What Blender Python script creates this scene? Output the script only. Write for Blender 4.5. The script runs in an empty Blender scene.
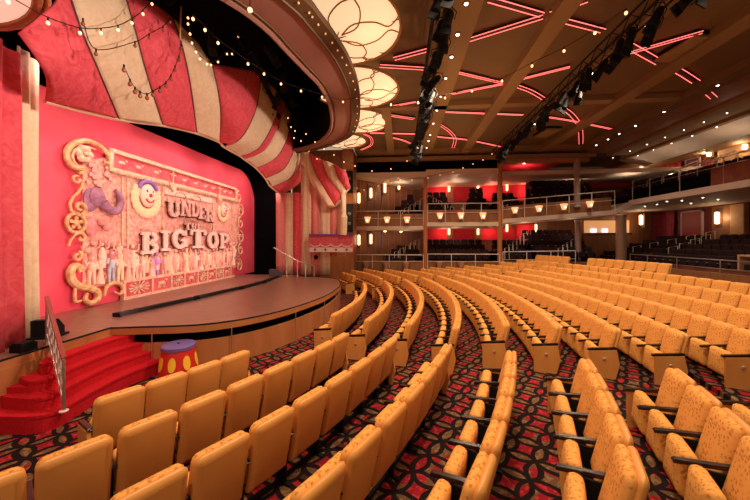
import bpy, math, random
from math import sin, cos, pi, radians, sqrt, hypot, atan2
random.seed(7)
S = bpy.context.scene
COL = S.collection

# ------------------------------------------------------------------ camera, world, exposure
EYE = 2.88                       # eye height over the floor in front of the stage
YAW = radians(4.8)
cam_d = bpy.data.cameras.new('camera'); cam = bpy.data.objects.new('camera', cam_d); COL.objects.link(cam)
cam.location = (0, 0, EYE); cam.rotation_euler = (radians(90), 0, YAW)
cam_d.sensor_width = 36; cam_d.lens = 36*310/750
cam_d.shift_y = -9/750; cam_d.clip_start = .05; cam_d.clip_end = 200
S.camera = cam
w = bpy.data.worlds.new('world'); S.world = w; w.use_nodes = True
w.node_tree.nodes['Background'].inputs[0].default_value = (1, .72, .5, 1)
w.node_tree.nodes['Background'].inputs[1].default_value = .5
S.view_settings.view_transform = 'Standard'; S.view_settings.look = 'None'
S.view_settings.exposure = 0.0; S.view_settings.gamma = 1; S.view_settings.use_curve_mapping = False

def lamp(kind, name, loc, target, power, color, size=.15, angle=90, blend=.6):
    d = bpy.data.lights.new(name, kind); d.energy = power; d.color = color
    if kind == 'SPOT': d.spot_size = radians(angle); d.spot_blend = blend; d.shadow_soft_size = size
    elif kind == 'POINT': d.shadow_soft_size = size
    elif kind == 'AREA': d.shape = 'RECTANGLE'; d.size, d.size_y = size
    o = bpy.data.objects.new(name, d); COL.objects.link(o); o.location = loc
    if target is not None:
        from mathutils import Vector
        o.rotation_euler = (Vector(target)-Vector(loc)).to_track_quat('-Z', 'Y').to_euler()
    return o
WARM = (1, .72, .42); WHITE = (1, .86, .68)
# house downlights in the ceiling slots over the audience
for x in (1.66, 6.88):
    for y in (5.5, 11.5, 17.5):
        lamp('SPOT', 'house_light', (x, y, 8.75), (x+.2, y, 0), 1250, (1, .8, .55), .2, 150, 1)
for y in (4.5, 10, 16, 20): lamp('SPOT', 'house_light', (12.15, y, 8.6), (12.6, y, 0), 420, WHITE, .2, 120, 1)
for y in (2.0, 6.0): lamp('SPOT', 'house_light', (-1.0, y-3.0, 8.6), (-1.2, y+.6, 0), 1100, (1, .8, .55), .25, 110, 1)
# stage lights: hidden in the wing above the opening, in the footlight strips, and on the trusses
for y in (6.5, 9.2, 12, 14.8, 17.2): lamp('SPOT', 'stage_light', (-7.35, y, 7.3), (-9.2, y, 2.8), 330, (1, .66, .62), .2, 140, 1)
for y in (7.5, 10, 12.5, 15): lamp('SPOT', 'footlight_lamp', (-6.3, y, 1.3), (-9.2, y, 3.2), 170, (1, .60, .58), .12, 140, 1)
for y, ty, p in ((2.5, 4.0, 1100), (6, 7, 1300), (9, 9.5, 1000), (13, 13, 1000), (17, 16.5, 1000)):
    lamp('SPOT', 'stage_light', (1.6, y, 6.9), (-6.5, ty, 6.6), p, (1, .76, .66), .15, 60, 1)
lamp('SPOT', 'stage_light', (1.4, 5.5, 7.2), (-7.2, 4.6, 3.6), 1500, (1, .72, .64), .2, 50, 1)
lamp('SPOT', 'stage_light', (.8, 10.5, 8.4), (-5.0, 11.5, .9), 1300, (1, .72, .58), .2, 75, 1)
lamp('SPOT', 'stage_light', (.8, 5.5, 8.4), (-6.0, 5.0, .5), 700, (1, .7, .58), .2, 60, 1)
lamp('POINT', 'pilaster_fill', (-3.9, 19.6, 5.0), None, 70, WARM, .1); lamp('SPOT', 'drape_fill', (-1.5, 14.5, 7.2), (-5, 17.6, 3.5), 500, (1, .74, .62), .1, 60, 1)  # both added without a fixture, to brighten the wood flank and striped drapes
# added uplights in mid-air that brighten the ceiling, without fixtures
for x, y, p in ((3.0, 6, 190), (3.0, 12, 210), (3.0, 18, 180), (.2, 13, 120), (.2, 18, 120), (9, 9, 50), (9, 16, 70)):
    lamp('SPOT', 'ceiling_fill', (x, y, 5.6), (x, y, 9.2), p, (1, .68, .36), .1, 160, 1)
# added lamps that brighten the box interiors, the balcony soffit and rear wall
for x, y, z, p in ((0, 24.5, 7.4, 60), (.4, 24.5, 3.6, 40), (4.3, 25, 7.5, 60), (4.3, 25, 3.85, 40), (9.5, 25, 8.6, 60), (9.5, 25, 4.3, 45), (13.5, 25.5, 7.2, 60), (13, 25, 4.4, 40)):
    lamp('POINT', 'box_fill', (x, y, z-.5), None, p*.55, (1, .72, .5), .08)
for y in (10, 13.5, 17, 20.5, 24): lamp('SPOT', 'soffit_fill', (16.5, y, 6.9), (16.6, y, 9), 75, (1, .78, .55), .08, 150, 1)
for y in (14, 18, 22, 26): lamp('SPOT', 'balcony_fill', (18.6, y, 8.6), (21.5, y, 7.2), 70, (1, .74, .5), .08, 140, 1)

# ------------------------------------------------------------------ measuring helpers (pixel of the 750x500 frame -> point on a real plane)
_c, _s = cos(YAW), sin(YAW)
def ray(x, y):
    a = (x-375)/310
    return (a*_c-_s, a*_s+_c, (241-y)/310)
def onX(x, y, X): r = ray(x, y); t = X/r[0]; return (X, r[1]*t, EYE+r[2]*t)
def onY(x, y, Y): r = ray(x, y); t = Y/r[1]; return (r[0]*t, Y, EYE+r[2]*t)
def onZ(x, y, Z): r = ray(x, y); t = (Z-EYE)/r[2]; return (r[0]*t, r[1]*t, Z)
def project(X, Y, Z):
    cx = X*_c+Y*_s; cy = -X*_s+Y*_c
    return (375+310*cx/cy, 241-310*(Z-EYE)/cy, cy) if cy > .1 else (9999, 9999, cy)

# ------------------------------------------------------------------ materials
MATS = {}
def mat(name, col, rough=.6, metal=0, emit=None, es=1, spec=.5, coat=0):
    if name in MATS: return MATS[name]
    m = bpy.data.materials.new(name); m.use_nodes = True; MATS[name] = m
    b = m.node_tree.nodes['Principled BSDF']
    b.inputs['Base Color'].default_value = (*col, 1); b.inputs['Roughness'].default_value = rough
    b.inputs['Metallic'].default_value = metal; b.inputs['Specular IOR Level'].default_value = spec
    if coat: b.inputs['Coat Weight'].default_value = coat
    if emit: b.inputs['Emission Color'].default_value = (*emit, 1); b.inputs['Emission Strength'].default_value = es
    return m
def N(nt, t, **kw):
    n = nt.nodes.new(t)
    for k, v in kw.items(): setattr(n, k, v)
    return n
def noisy(name, c1, c2, scale=6, detail=4, lo=.4, hi=.6, rough=.7, bump=0, stretch=(1, 1, 1), voronoi=False, metal=0, spec=.5, dist=0, bscale=None):
    if name in MATS: return MATS[name]
    m = mat(name, c1, rough, metal, spec=spec); nt = m.node_tree; b = nt.nodes['Principled BSDF']
    tc = N(nt, 'ShaderNodeTexCoord'); mp = N(nt, 'ShaderNodeMapping'); mp.inputs['Scale'].default_value = stretch
    nt.links.new(tc.outputs['Object'], mp.inputs['Vector'])
    if voronoi:
        t = N(nt, 'ShaderNodeTexVoronoi'); t.inputs['Scale'].default_value = scale; out = t.outputs['Distance']
    else:
        t = N(nt, 'ShaderNodeTexNoise'); t.inputs['Scale'].default_value = scale; t.inputs['Detail'].default_value = detail
        t.inputs['Distortion'].default_value = dist; out = t.outputs['Fac']
    nt.links.new(mp.outputs[0], t.inputs['Vector'])
    r = N(nt, 'ShaderNodeValToRGB'); r.color_ramp.elements[0].position = lo; r.color_ramp.elements[1].position = hi
    r.color_ramp.elements[0].color = (*c1, 1); r.color_ramp.elements[1].color = (*c2, 1)
    nt.links.new(out, r.inputs[0]); nt.links.new(r.outputs[0], b.inputs['Base Color'])
    if bump:
        bp = N(nt, 'ShaderNodeBump'); bp.inputs['Strength'].default_value = bump; bp.inputs['Distance'].default_value = .03
        nt.links.new(out, bp.inputs['Height']); nt.links.new(bp.outputs[0], b.inputs['Normal'])
    return m

def carpet_mat():
    m = mat('patterned carpet', (.2, .1, .05), .95, spec=.1); nt = m.node_tree; b = nt.nodes['Principled BSDF']; L = nt.links.new
    tc = N(nt, 'ShaderNodeTexCoord')
    wn = N(nt, 'ShaderNodeTexNoise'); wn.inputs['Scale'].default_value = 2.2
    L(tc.outputs['Object'], wn.inputs['Vector'])
    sub = N(nt, 'ShaderNodeVectorMath', operation='SUBTRACT'); L(wn.outputs['Color'], sub.inputs[0]); sub.inputs[1].default_value = (.5, .5, .5)
    scl = N(nt, 'ShaderNodeVectorMath', operation='SCALE'); L(sub.outputs[0], scl.inputs[0]); scl.inputs['Scale'].default_value = .13
    add = N(nt, 'ShaderNodeVectorMath', operation='ADD'); L(tc.outputs['Object'], add.inputs[0]); L(scl.outputs[0], add.inputs[1])
    mp = N(nt, 'ShaderNodeMapping'); mp.inputs['Rotation'].default_value = (0, 0, radians(35)); mp.inputs['Scale'].default_value = (2.6, 2.6, 2.6)
    L(add.outputs[0], mp.inputs['Vector'])
    fr = N(nt, 'ShaderNodeVectorMath', operation='FRACTION'); L(mp.outputs[0], fr.inputs[0])
    sx = N(nt, 'ShaderNodeSeparateXYZ'); L(fr.outputs[0], sx.inputs[0])
    def M(op, a, b_=None):
        n = N(nt, 'ShaderNodeMath', operation=op)
        for i, q in enumerate((a, b_)):
            if q is None: continue
            if isinstance(q, (int, float)): n.inputs[i].default_value = q
            else: L(q, n.inputs[i])
        return n.outputs[0]
    ds = []
    for cx in (0, 1):
        for cy in (0, 1):
            dx = M('SUBTRACT', sx.outputs[0], cx); dy = M('SUBTRACT', sx.outputs[1], cy)
            ds.append(M('SQRT', M('ADD', M('MULTIPLY', dx, dx), M('MULTIPLY', dy, dy))))
    rho = .7071
    edge = None; cnt = None
    for d in ds:
        e = M('ABSOLUTE', M('SUBTRACT', d, rho)); i = M('LESS_THAN', d, rho)
        edge = e if edge is None else M('MINIMUM', edge, e); cnt = i if cnt is None else M('ADD', cnt, i)
    lens = M('GREATER_THAN', cnt, 1.5)
    # flower mottling inside the motifs
    fn = N(nt, 'ShaderNodeTexNoise'); fn.inputs['Scale'].default_value = 16; fn.inputs['Detail'].default_value = 5; L(tc.outputs['Object'], fn.inputs['Vector'])
    ro = N(nt, 'ShaderNodeTexNoise'); ro.inputs['Scale'].default_value = 2.0; ro.inputs['Detail'].default_value = 0; L(tc.outputs['Object'], ro.inputs['Vector'])
    def mix(f, a, c):
        n = N(nt, 'ShaderNodeMix', data_type='RGBA')
        if isinstance(f, (int, float)): n.inputs[0].default_value = f
        else: L(f, n.inputs[0])
        for k, q in ((6, a), (7, c)):
            if isinstance(q, tuple): n.inputs[k].default_value = (*q, 1)
            else: L(q, n.inputs[k])
        return n.outputs[2]
    spot = M('GREATER_THAN', fn.outputs['Fac'], .56)
    beige = mix(spot, (.13, .062, .028), (.24, .12, .055))
    red = mix(spot, (.25, .010, .018), (.40, .035, .03))
    sw = M('GREATER_THAN', ro.outputs['Fac'], .60)
    sel = M('ABSOLUTE', M('SUBTRACT', lens, sw))
    c = mix(sel, red, beige)
    blk = M('LESS_THAN', edge, .082)
    c = mix(blk, c, (.014, .006, .006))
    L(c, b.inputs['Base Color'])
    return m
CARPET = carpet_mat()

def fabric_mat(name, base, spotc):
    m = mat(name, base, .85, spec=.2); nt = m.node_tree; b = nt.nodes['Principled BSDF']; L = nt.links.new
    tc = N(nt, 'ShaderNodeTexCoord')
    v = N(nt, 'ShaderNodeTexVoronoi'); v.inputs['Scale'].default_value = 26
    n = N(nt, 'ShaderNodeTexNoise'); n.inputs['Scale'].default_value = 60; n.inputs['Detail'].default_value = 2
    L(tc.outputs['Object'], v.inputs['Vector']); L(tc.outputs['Object'], n.inputs['Vector'])
    a = N(nt, 'ShaderNodeMath', operation='MULTIPLY_ADD'); L(n.outputs['Fac'], a.inputs[0]); a.inputs[1].default_value = .55; L(v.outputs['Distance'], a.inputs[2])
    r = N(nt, 'ShaderNodeValToRGB'); r.color_ramp.elements[0].position = .50; r.color_ramp.elements[1].position = .70
    r.color_ramp.elements[0].color = (*spotc, 1); r.color_ramp.elements[1].color = (*base, 1)
    L(a.outputs[0], r.inputs[0]); L(r.outputs[0], b.inputs['Base Color'])
    return m
FABRIC = fabric_mat('mustard patterned upholstery', (.76, .335, .08), (.50, .18, .035))
SHELL = noisy('mustard leather', (.64, .265, .06), (.70, .30, .075), 3, 3, .3, .7, .38, spec=.45)
ENDWOOD = noisy('orange end panel', (.60, .25, .06), (.68, .30, .075), 5, 4, .3, .7, .4, stretch=(1, 1, .3))
ARMWOOD = mat('dark armrest wood', (.02, .008, .006), .25)
BLACK = mat('black metal', (.006, .005, .005), .65, spec=.25)
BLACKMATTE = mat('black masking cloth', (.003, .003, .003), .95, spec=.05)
SILVER = mat('brushed steel', (.62, .55, .5), .35, .9)
WHITEPAINT = mat('pale railing paint', (.72, .62, .56), .4)
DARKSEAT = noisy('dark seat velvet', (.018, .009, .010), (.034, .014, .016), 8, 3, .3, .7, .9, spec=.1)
STAGEWOOD = noisy('stage floor boards', (.17, .075, .05), (.28, .13, .085), 3, 6, .3, .7, .32, stretch=(1, 6, 1), spec=.5)
FASCIA = noisy('reddish maple veneer', (.36, .12, .04), (.46, .17, .06), 3, 4, .3, .7, .35, stretch=(1, 1, .25))
DARKWOOD = noisy('brown wood panelling', (.20, .075, .03), (.30, .12, .045), 2.5, 4, .3, .7, .45, stretch=(2, 2, .3))
REDCARPET = noisy('red stair carpet', (.46, .008, .016), (.56, .016, .024), 40, 4, .3, .7, .95, bump=.05, spec=.1)
REDWALL = mat('red wall', (.62, .012, .03), .7)
CREAM = noisy('cream painted soffit', (.62, .47, .36), (.70, .54, .42), 1, 2, .3, .7, .6)
CEIL = noisy('brown ceiling panels', (.15, .074, .026), (.175, .088, .032), .6, 3, .3, .7, .8)
BEAM = noisy('brown ceiling beam', (.25, .13, .05), (.28, .145, .056), .6, 3, .3, .7, .75)
CANOPY = noisy('terracotta canopy paint', (.30, .145, .095), (.33, .16, .105), 1, 2, .3, .7, .7)
OLIVE = mat('olive trim band', (.12, .06, .02), .6)
TENTRED = noisy('red tent cloth', (.60, .045, .065), (.76, .11, .13), 5, 8, .3, .72, .85, bump=.35, dist=1.5)
TENTCREAM = noisy('cream tent cloth', (.70, .50, .30), (.80, .62, .40), 5, 8, .3, .72, .85, bump=.35, dist=1.5)
TENTPINK = noisy('pink damask drape', (.62, .16, .14), (.70, .26, .2), 22, 6, .35, .65, .85, bump=.2)
BACKRED = noisy('red painted backdrop', (.70, .05, .09), (.80, .10, .13), .7, 3, .3, .7, .8)
GOLD = noisy('antique gold carving', (.50, .25, .08), (.82, .54, .26), 9, 4, .3, .7, .5)
PALEGOLD = noisy('pale gold carving', (.58, .30, .16), (.84, .60, .40), 9, 4, .3, .7, .55)
NEON = mat('red neon tube', (.9, .1, .1), .4, emit=(1, .15, .13), es=2.6)
NEONBACK = mat('neon channel', (.03, .001, .001), .6)
BULB = mat('warm lamp glass', (1, .8, .6), .3, emit=(1, .42, .17), es=3.2)
WHITEBULB = mat('white lamp glass', (1, 1, 1), .3, emit=(1, .85, .7), es=8)
SCONCE = mat('sconce glass', (1, .8, .5), .4, emit=(1, .50, .2), es=5)
CUPGLASS = mat('cup sconce glass', (.8, .5, .3), .4, emit=(1, .5, .22), es=.9)
SAIL = noisy('glowing ivory fabric', (.85, .70, .5), (.9, .76, .58), 2, 3, .3, .7, .9)
_b = SAIL.node_tree.nodes['Principled BSDF']; _b.inputs['Emission Color'].default_value = (1, .66, .38, 1); _b.inputs['Emission Strength'].default_value = .85
PIV = noisy('painted ivory fabric', (.80, .55, .44), (.88, .70, .56), 4, 6, .35, .65)
_b = PIV.node_tree.nodes['Principled BSDF']; _b.inputs['Emission Color'].default_value = (1, .62, .45, 1); _b.inputs['Emission Strength'].default_value = .75
SAILRIB = mat('gold rib', (.40, .18, .05), .6)
PURPLE = mat('purple paint', (.16, .05, .28), .5)
BLUE = mat('blue paint', (.06, .05, .32), .5)
YELLOW = mat('yellow paint', (.9, .50, .03), .5)
PROPRED = mat('red paint', (.62, .02, .015), .45)

# ------------------------------------------------------------------ mesh builder
class MB:
    def __init__(s): s.v = []; s.f = []
    def add(s, vs, fs):
        o = len(s.v); s.v += [tuple(p) for p in vs]; s.f += [tuple(i+o for i in f) for f in fs]; return s
    def box(s, c, d, rz=0, ry=0):
        x, y, z = d[0]/2, d[1]/2, d[2]/2; vs = []
        for i in (-1, 1):
            for j in (-1, 1):
                for k in (-1, 1):
                    a, b, e = i*x, j*y, k*z
                    if ry: a, e = a*cos(ry)+e*sin(ry), -a*sin(ry)+e*cos(ry)
                    if rz: a, b = a*cos(rz)-b*sin(rz), a*sin(rz)+b*cos(rz)
                    vs.append((c[0]+a, c[1]+b, c[2]+e))
        return s.add(vs, [(0, 1, 3, 2), (4, 6, 7, 5), (0, 4, 5, 1), (2, 3, 7, 6), (0, 2, 6, 4), (1, 5, 7, 3)])
    def bb(s, x0, x1, y0, y1, z0, z1): return s.box(((x0+x1)/2, (y0+y1)/2, (z0+z1)/2), (abs(x1-x0), abs(y1-y0), abs(z1-z0)))
    def beam(s, p, q, wd, ht):
        L = hypot(q[0]-p[0], q[1]-p[1], q[2]-p[2]); h = hypot(q[0]-p[0], q[1]-p[1])
        return s.box([(a+b)/2 for a, b in zip(p, q)], (L, wd, ht), atan2(q[1]-p[1], q[0]-p[0]), -atan2(q[2]-p[2], h))
    def tube(s, pts, r, n=8, closed=False):
        from mathutils import Vector
        P = [Vector(p) for p in pts]; rings = []; m = len(P); ref = None
        for i in range(m):
            a = P[i-1] if (i > 0 or closed) else P[i]; b = P[(i+1) % m] if (i < m-1 or closed) else P[i]
            t = (b-a); t = t.normalized() if t.length > 1e-9 else Vector((0, 0, 1))
            if ref is None:
                ref = Vector((0, 0, 1)) if abs(t.z) < .9 else Vector((1, 0, 0))
            u = ref-t*ref.dot(t); u = u.normalized() if u.length > 1e-6 else t.orthogonal().normalized(); ref = u; v = t.cross(u)
            rr = r[i] if isinstance(r, (list, tuple)) else r
            rings.append([P[i]+(u*cos(2*pi*k/n)+v*sin(2*pi*k/n))*rr for k in range(n)])
        vs = [p for g in rings for p in g]; fs = []
        for i in range(m if closed else m-1):
            for k in range(n):
                a = i*n+k; b = i*n+(k+1) % n; j = ((i+1) % m)*n
                fs.append((a, b, j+(k+1) % n, j+k))
        if not closed: fs += [tuple(range(n))[::-1], tuple((m-1)*n+k for k in range(n))]
        return s.add(vs, fs)
    def lathe(s, prof, c=(0, 0, 0), n=20, ax='z'):
        vs = []; fs = []
        for r, h in prof:
            for k in range(n):
                a = 2*pi*k/n; p = (r*cos(a), r*sin(a), h)
                if ax == 'x': p = (p[2], p[0], p[1])
                vs.append((c[0]+p[0], c[1]+p[1], c[2]+p[2]))
        m = len(prof)
        for i in range(m-1):
            for k in range(n): fs.append((i*n+k, i*n+(k+1) % n, (i+1)*n+(k+1) % n, (i+1)*n+k))
        fs += [tuple(range(n))[::-1], tuple((m-1)*n+k for k in range(n))]
        return s.add(vs, fs)
    def ball(s, c, r, n=10, m=6):
        if not isinstance(r, (tuple, list)): r = (r, r, r)
        vs = [(c[0], c[1], c[2]-r[2])]; fs = []
        for i in range(1, m):
            t = pi*i/m
            for k in range(n): a = 2*pi*k/n; vs.append((c[0]+r[0]*sin(t)*cos(a), c[1]+r[1]*sin(t)*sin(a), c[2]-r[2]*cos(t)))
        vs.append((c[0], c[1], c[2]+r[2])); e = len(vs)-1
        for k in range(n):
            fs.append((0, 1+(k+1) % n, 1+k)); fs.append((e, 1+(m-2)*n+k, 1+(m-2)*n+(k+1) % n))
            for i in range(m-2): fs.append((1+i*n+k, 1+i*n+(k+1) % n, 1+(i+1)*n+(k+1) % n, 1+(i+1)*n+k))
        return s.add(vs, fs)
    def prism(s, poly, z0, z1):
        n = len(poly); vs = [(x, y, z0) for x, y in poly]+[(x, y, z1) for x, y in poly]
        return s.add(vs, [tuple(range(n))[::-1], tuple(range(n, 2*n))]+[(i, (i+1) % n, n+(i+1) % n, n+i) for i in range(n)])
    def prismX(s, poly, x0, x1):      # polygon in (y, z), extruded along x
        n = len(poly); vs = [(x0, y, z) for y, z in poly]+[(x1, y, z) for y, z in poly]
        return s.add(vs, [tuple(range(n)), tuple(range(n, 2*n))[::-1]]+[(i, n+i, n+(i+1) % n, (i+1) % n) for i in range(n)])
    def grid(s, rows):
        m = len(rows); n = len(rows[0]); vs = [p for r in rows for p in r]
        return s.add(vs, [(i*n+j, i*n+j+1, (i+1)*n+j+1, (i+1)*n+j) for i in range(m-1) for j in range(n-1)])
    def pad(s, wd, h, t, rt, rb, bev, base, tilt, bow=0.0):
        """upholstered slab: width along y, height along z, thickness t toward -x; leans back by tilt"""
        def outline(ins):
            P = []; W = wd/2-ins
            for cx, cz, r, a0 in ((W, h-ins, rt, 0), (-W, h-ins, rt, 90), (-W, ins, rb, 180), (W, ins, rb, 270)):
                r = max(r-ins, .004); ox = cx-math.copysign(r, cx); oz = cz-r if a0 < 180 else cz+r
                for q in range(4): a = radians(a0+q*30); P.append((ox+r*cos(a), oz+r*sin(a)))
            return P
        loops = [(bev*1.8, -bev*.25), (bev, 0), (bev*.3, bev*.35), (0, bev), (0, t-bev), (bev*.3, t-bev*.35), (bev, t), (bev*2.4, t+bev*.3)]
        vs = []; fs = []; n = 16
        for ins, d in loops:
            for y, z in outline(ins):
                x = -d + bow*(1-(2*y/wd)**2)
                vs.append((base[0]+x*cos(tilt)+z*sin(tilt), base[1]+y, base[2]-x*sin(tilt)*0+z*cos(tilt)+x*-sin(tilt)))
        for i in range(len(loops)-1):
            for k in range(n): fs.append((i*n+k, i*n+(k+1) % n, (i+1)*n+(k+1) % n, (i+1)*n+k))
        fs += [tuple(range(n))[::-1], tuple((len(loops)-1)*n+k for k in range(n))]
        return s.add(vs, fs)
    def build(s, name, m, parent=None, smooth=False, loc=None, rz=0, solid=0):
        me = bpy.data.meshes.new(name); me.from_pydata(s.v, [], s.f); me.validate()
        import bmesh
        bm = bmesh.new(); bm.from_mesh(me); bmesh.ops.recalc_face_normals(bm, faces=bm.faces); bm.to_mesh(me); bm.free()
        me.materials.append(m)
        if smooth:
            for p in me.polygons: p.use_smooth = True
            if smooth != 'all': me.set_sharp_from_angle(angle=radians(40))
        o = bpy.data.objects.new(name, me); COL.objects.link(o)
        if parent is not None: o.parent = parent
        if loc: o.location = loc
        if rz: o.rotation_euler = (0, 0, rz)
        if solid: md = o.modifiers.new('solid', 'SOLIDIFY'); md.thickness = solid; md.offset = 0
        return o
def tag(o, label=None, cat=None, group=None, kind=None):
    if label: o['label'] = label
    if cat: o['category'] = cat
    if group: o['group'] = group
    if kind: o['kind'] = kind
    return o
def empty(name, loc=(0, 0, 0), rz=0):
    o = bpy.data.objects.new(name, None); COL.objects.link(o); o.location = loc; o.rotation_euler = (0, 0, rz); o.empty_display_size = .1; return o
def copy_tree(o, parent=None):
    c = o.copy(); COL.objects.link(c)
    if parent: c.parent = parent
    for ch in o.children: copy_tree(ch, c)
    return c
def struct(mb, name, m, **kw): o = mb.build(name, m, **kw); o['kind'] = 'structure'; return o
def resample(P, n):
    """smooth (Catmull-Rom) resample of a polyline"""
    out = []; m = len(P)
    for i in range(n):
        t = i/(n-1)*(m-1); k = min(int(t), m-2); u = t-k
        p0 = P[max(k-1, 0)]; p1 = P[k]; p2 = P[k+1]; p3 = P[min(k+2, m-1)]
        out.append(tuple(.5*((2*b)+(-a+c)*u+(2*a-5*b+4*c-d)*u*u+(-a+3*b-3*c+d)*u**3) for a, b, c, d in zip(p0, p1, p2, p3)))
    return out
ORD = ['zeroth', 'first', 'second', 'third', 'fourth', 'fifth', 'sixth', 'seventh', 'eighth', 'ninth', 'tenth', 'eleventh', 'twelfth', 'thirteenth', 'fourteenth', 'fifteenth', 'sixteenth', 'seventeenth', 'eighteenth', 'nineteenth', 'twentieth']
def ordn(n):
    if n <= 20: return ORD[n]
    t = {2: 'twenty', 3: 'thirty', 4: 'forty'}[n//10]
    return (t[:-1]+'ieth') if n % 10 == 0 else t+'-'+ORD[n % 10]

# ------------------------------------------------------------------ the bowl: seat rows are arcs about one centre
CX0, CY0 = -16.10, 11.48
def RR(k): return 14.757+1.069*k
ZTOP = [-1.944+.0203*k for k in range(8)]+[-1.70, -1.58, -1.42, -1.27, -.95]
SEATH = 1.02
def FZ(k): return EYE+ZTOP[k]-SEATH
F0 = -.08
prof = [(0, F0), (13.4, F0), (RR(7)+.25, FZ(7))]
for k in range(8, 13): prof += [(RR(k)-.80, FZ(k-1)), (RR(k)-.795, FZ(k))]
prof += [(RR(12)+.6, FZ(12)), (34, FZ(12))]
fl = MB(); A = [radians(-62+i*2) for i in range(66)]
fl.grid([[(CX0+r*cos(a), CY0+r*sin(a), z) for a in A] for r, z in prof])
struct(fl, 'floor', CARPET)

# ------------------------------------------------------------------ ceiling
CZ = 9.2
struct(MB().bb(-3.2, 21.5, -4, 29.5, CZ, CZ+.2), 'ceiling', CEIL)
struct(MB().bb(-12, -3.2, -4, 24, 10.6, 10.7), 'ceiling', BLACKMATTE)
for x, y0, y1, wd, ht, nm in ((4.3, -2, 21.7, .5, .3, 0), (9.5, -2, 21.7, .6, .3, 0), (-.7, 14, 21.7, .45, .3, 0)):
    struct(MB().bb(x-wd/2, x+wd/2, y0, y1, CZ-ht, CZ), 'trim_beam', BEAM)
struct(MB().bb(-3.2, 13, 14.2, 14.6, CZ-.22, CZ), 'trim_beam', BEAM)
struct(MB().bb(-3.2, 13, 21.3, 22.9, CZ-.12, CZ), 'trim_cornice', BEAM)
struct(MB().bb(-3.6, 13.2, 22.2, 22.5, 8.62, 8.88), 'trim_cornice', BEAM)
struct(MB().bb(-3.6, 7.0, 22.9, 23.1, 8.0, 9.2), 'wall_far', BLACKMATTE)
struct(MB().bb(1.25, 2.1, -2, 21.7, CZ-.22, CZ), 'trim_light_slot', BEAM)
struct(MB().bb(6.7, 7.15, -2, 21.7, CZ-.22, CZ), 'trim_light_slot', BEAM)
struct(MB().bb(11.9, 12.5, -2, 21.7, CZ-.3, CZ), 'trim_light_slot', CEIL)
# stepped soffits above the balcony
struct(MB().bb(12.5, 14.2, -2, 22.7, 8.95, 9.1), 'trim_soffit', DARKWOOD)
struct(MB().bb(14.2, 15.6, -2, 22.7, 8.78, 8.95), 'trim_soffit', BEAM)
struct(MB().bb(15.6, 15.9, -2, 23.5, 8.62, 8.9), 'trim_soffit', BEAM)
struct(MB().add([(15.9, -2, 8.7), (17.6, -2, 8.3), (17.6, 24, 8.3), (15.9, 24, 8.7), (15.9, -2, 8.85), (17.6, -2, 8.5), (17.6, 24, 8.5), (15.9, 24, 8.85)],
                [(0, 1, 2, 3), (4, 7, 6, 5), (0, 4, 5, 1), (2, 6, 7, 3), (1, 5, 6, 2), (0, 3, 7, 4)]), 'trim_soffit', CREAM)
struct(MB().bb(17.6, 21.5, -2, 29, 8.9, 9.1), 'ceiling', BEAM)

# ceiling downlights (a small trim ring with a lens)
def downlight(p, label, group, r=.055, m=WHITEBULB):
    r *= .72
    t = empty('downlight', p); tag(t, label, 'ceiling light', group)
    MB().lathe([(r*1.7, 0), (r*1.7, -.03), (r*1.1, -.035), (r*1.1, 0)], n=12).build('trim_ring', BEAM, t)
    MB().ball((0, 0, -.035), (r, r, r*.6)).build('lens', m, t, True)
for i, y in enumerate((6.6, 8.1, 9.29, 10.4, 11.75, 13.2, 14.6, 16.2, 17.93, 18.99, 20.4)):
    downlight((1.66, y, CZ-.22), f'small bright downlight in the left ceiling slot, {ordn(i+1)} from the top of the photo', 'downlights beside the near truss', .07 if i < 4 else .06)
for i, y in enumerate((8.2, 9.35, 10.6, 11.84, 13.0, 14.9, 16.72, 18.6, 20.3)):
    downlight((6.9, y, CZ-.22), f'small downlight beside the right truss, {ordn(i+1)} from the top of the photo', 'downlights beside the far truss', .06)
for i, y in enumerate((11.6, 13.0, 15.44, 17.2, 18.4, 19.34, 20.45)):
    downlight((12.15, y, CZ-.3), f'small downlight in the dark slot at the ceiling edge, {ordn(i+1)} from right', 'downlights in the ceiling edge slot', .065)
for i, q in enumerate([(727, 117), (704, 125), (684, 131), (665, 137), (647, 143), (630, 147), (613, 151)]):
    p = onZ(*q, 8.78); downlight((14.9, p[1]*14.9/p[0], 8.78), f'tiny downlight in the upper brown soffit over the balcony, {ordn(i+1)} from right', 'downlights in the brown soffit', .045)
for i, y in enumerate((16.9, 18.2, 19.5, 20.8, 22.1)):
    downlight((15.75, y, 8.62), f'tiny downlight under the soffit lip above the balcony, {ordn(i+1)} from the right', 'downlights under the soffit lip', .045)

# neon lines (each a double tube in a dark red channel)
def neon(px, label, off=.10, channel=True, z=9.08):
    P = resample([onZ(*q, z) for q in px], max(2, 2 if len(px) == 2 else 5*len(px)))
    t = empty('neon_light', P[0]); tag(t, label, 'neon light', 'red neon lines on the ceiling')
    off *= .85; O = P[0]; L1 = []; L2 = []
    for i, p in enumerate(P):
        a = P[max(i-1, 0)]; b = P[min(i+1, len(P)-1)]; dx, dy = b[0]-a[0], b[1]-a[1]; l = hypot(dx, dy) or 1; nx, ny = -dy/l, dx/l
        L1.append((p[0]-O[0]+nx*off, p[1]-O[1]+ny*off, 0)); L2.append((p[0]-O[0]-nx*off, p[1]-O[1]-ny*off, 0))
    if channel: MB().grid([[(a[0], a[1], .05) for a in L1], [(a[0], a[1], .05) for a in L2]]).build('channel', NEONBACK, t, solid=.03)
    MB().tube(L1, .011, 6).build('neon_tube', NEON, t); MB().tube(L2, .011, 6).build('neon_tube', NEON, t)
neon([(490, 0), (542, 15)], 'red neon double line running into the beam at the top of the photo')
neon([(463, 42), (543, 17)], 'long red neon double line slanting up to the beam between the trusses')
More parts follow.
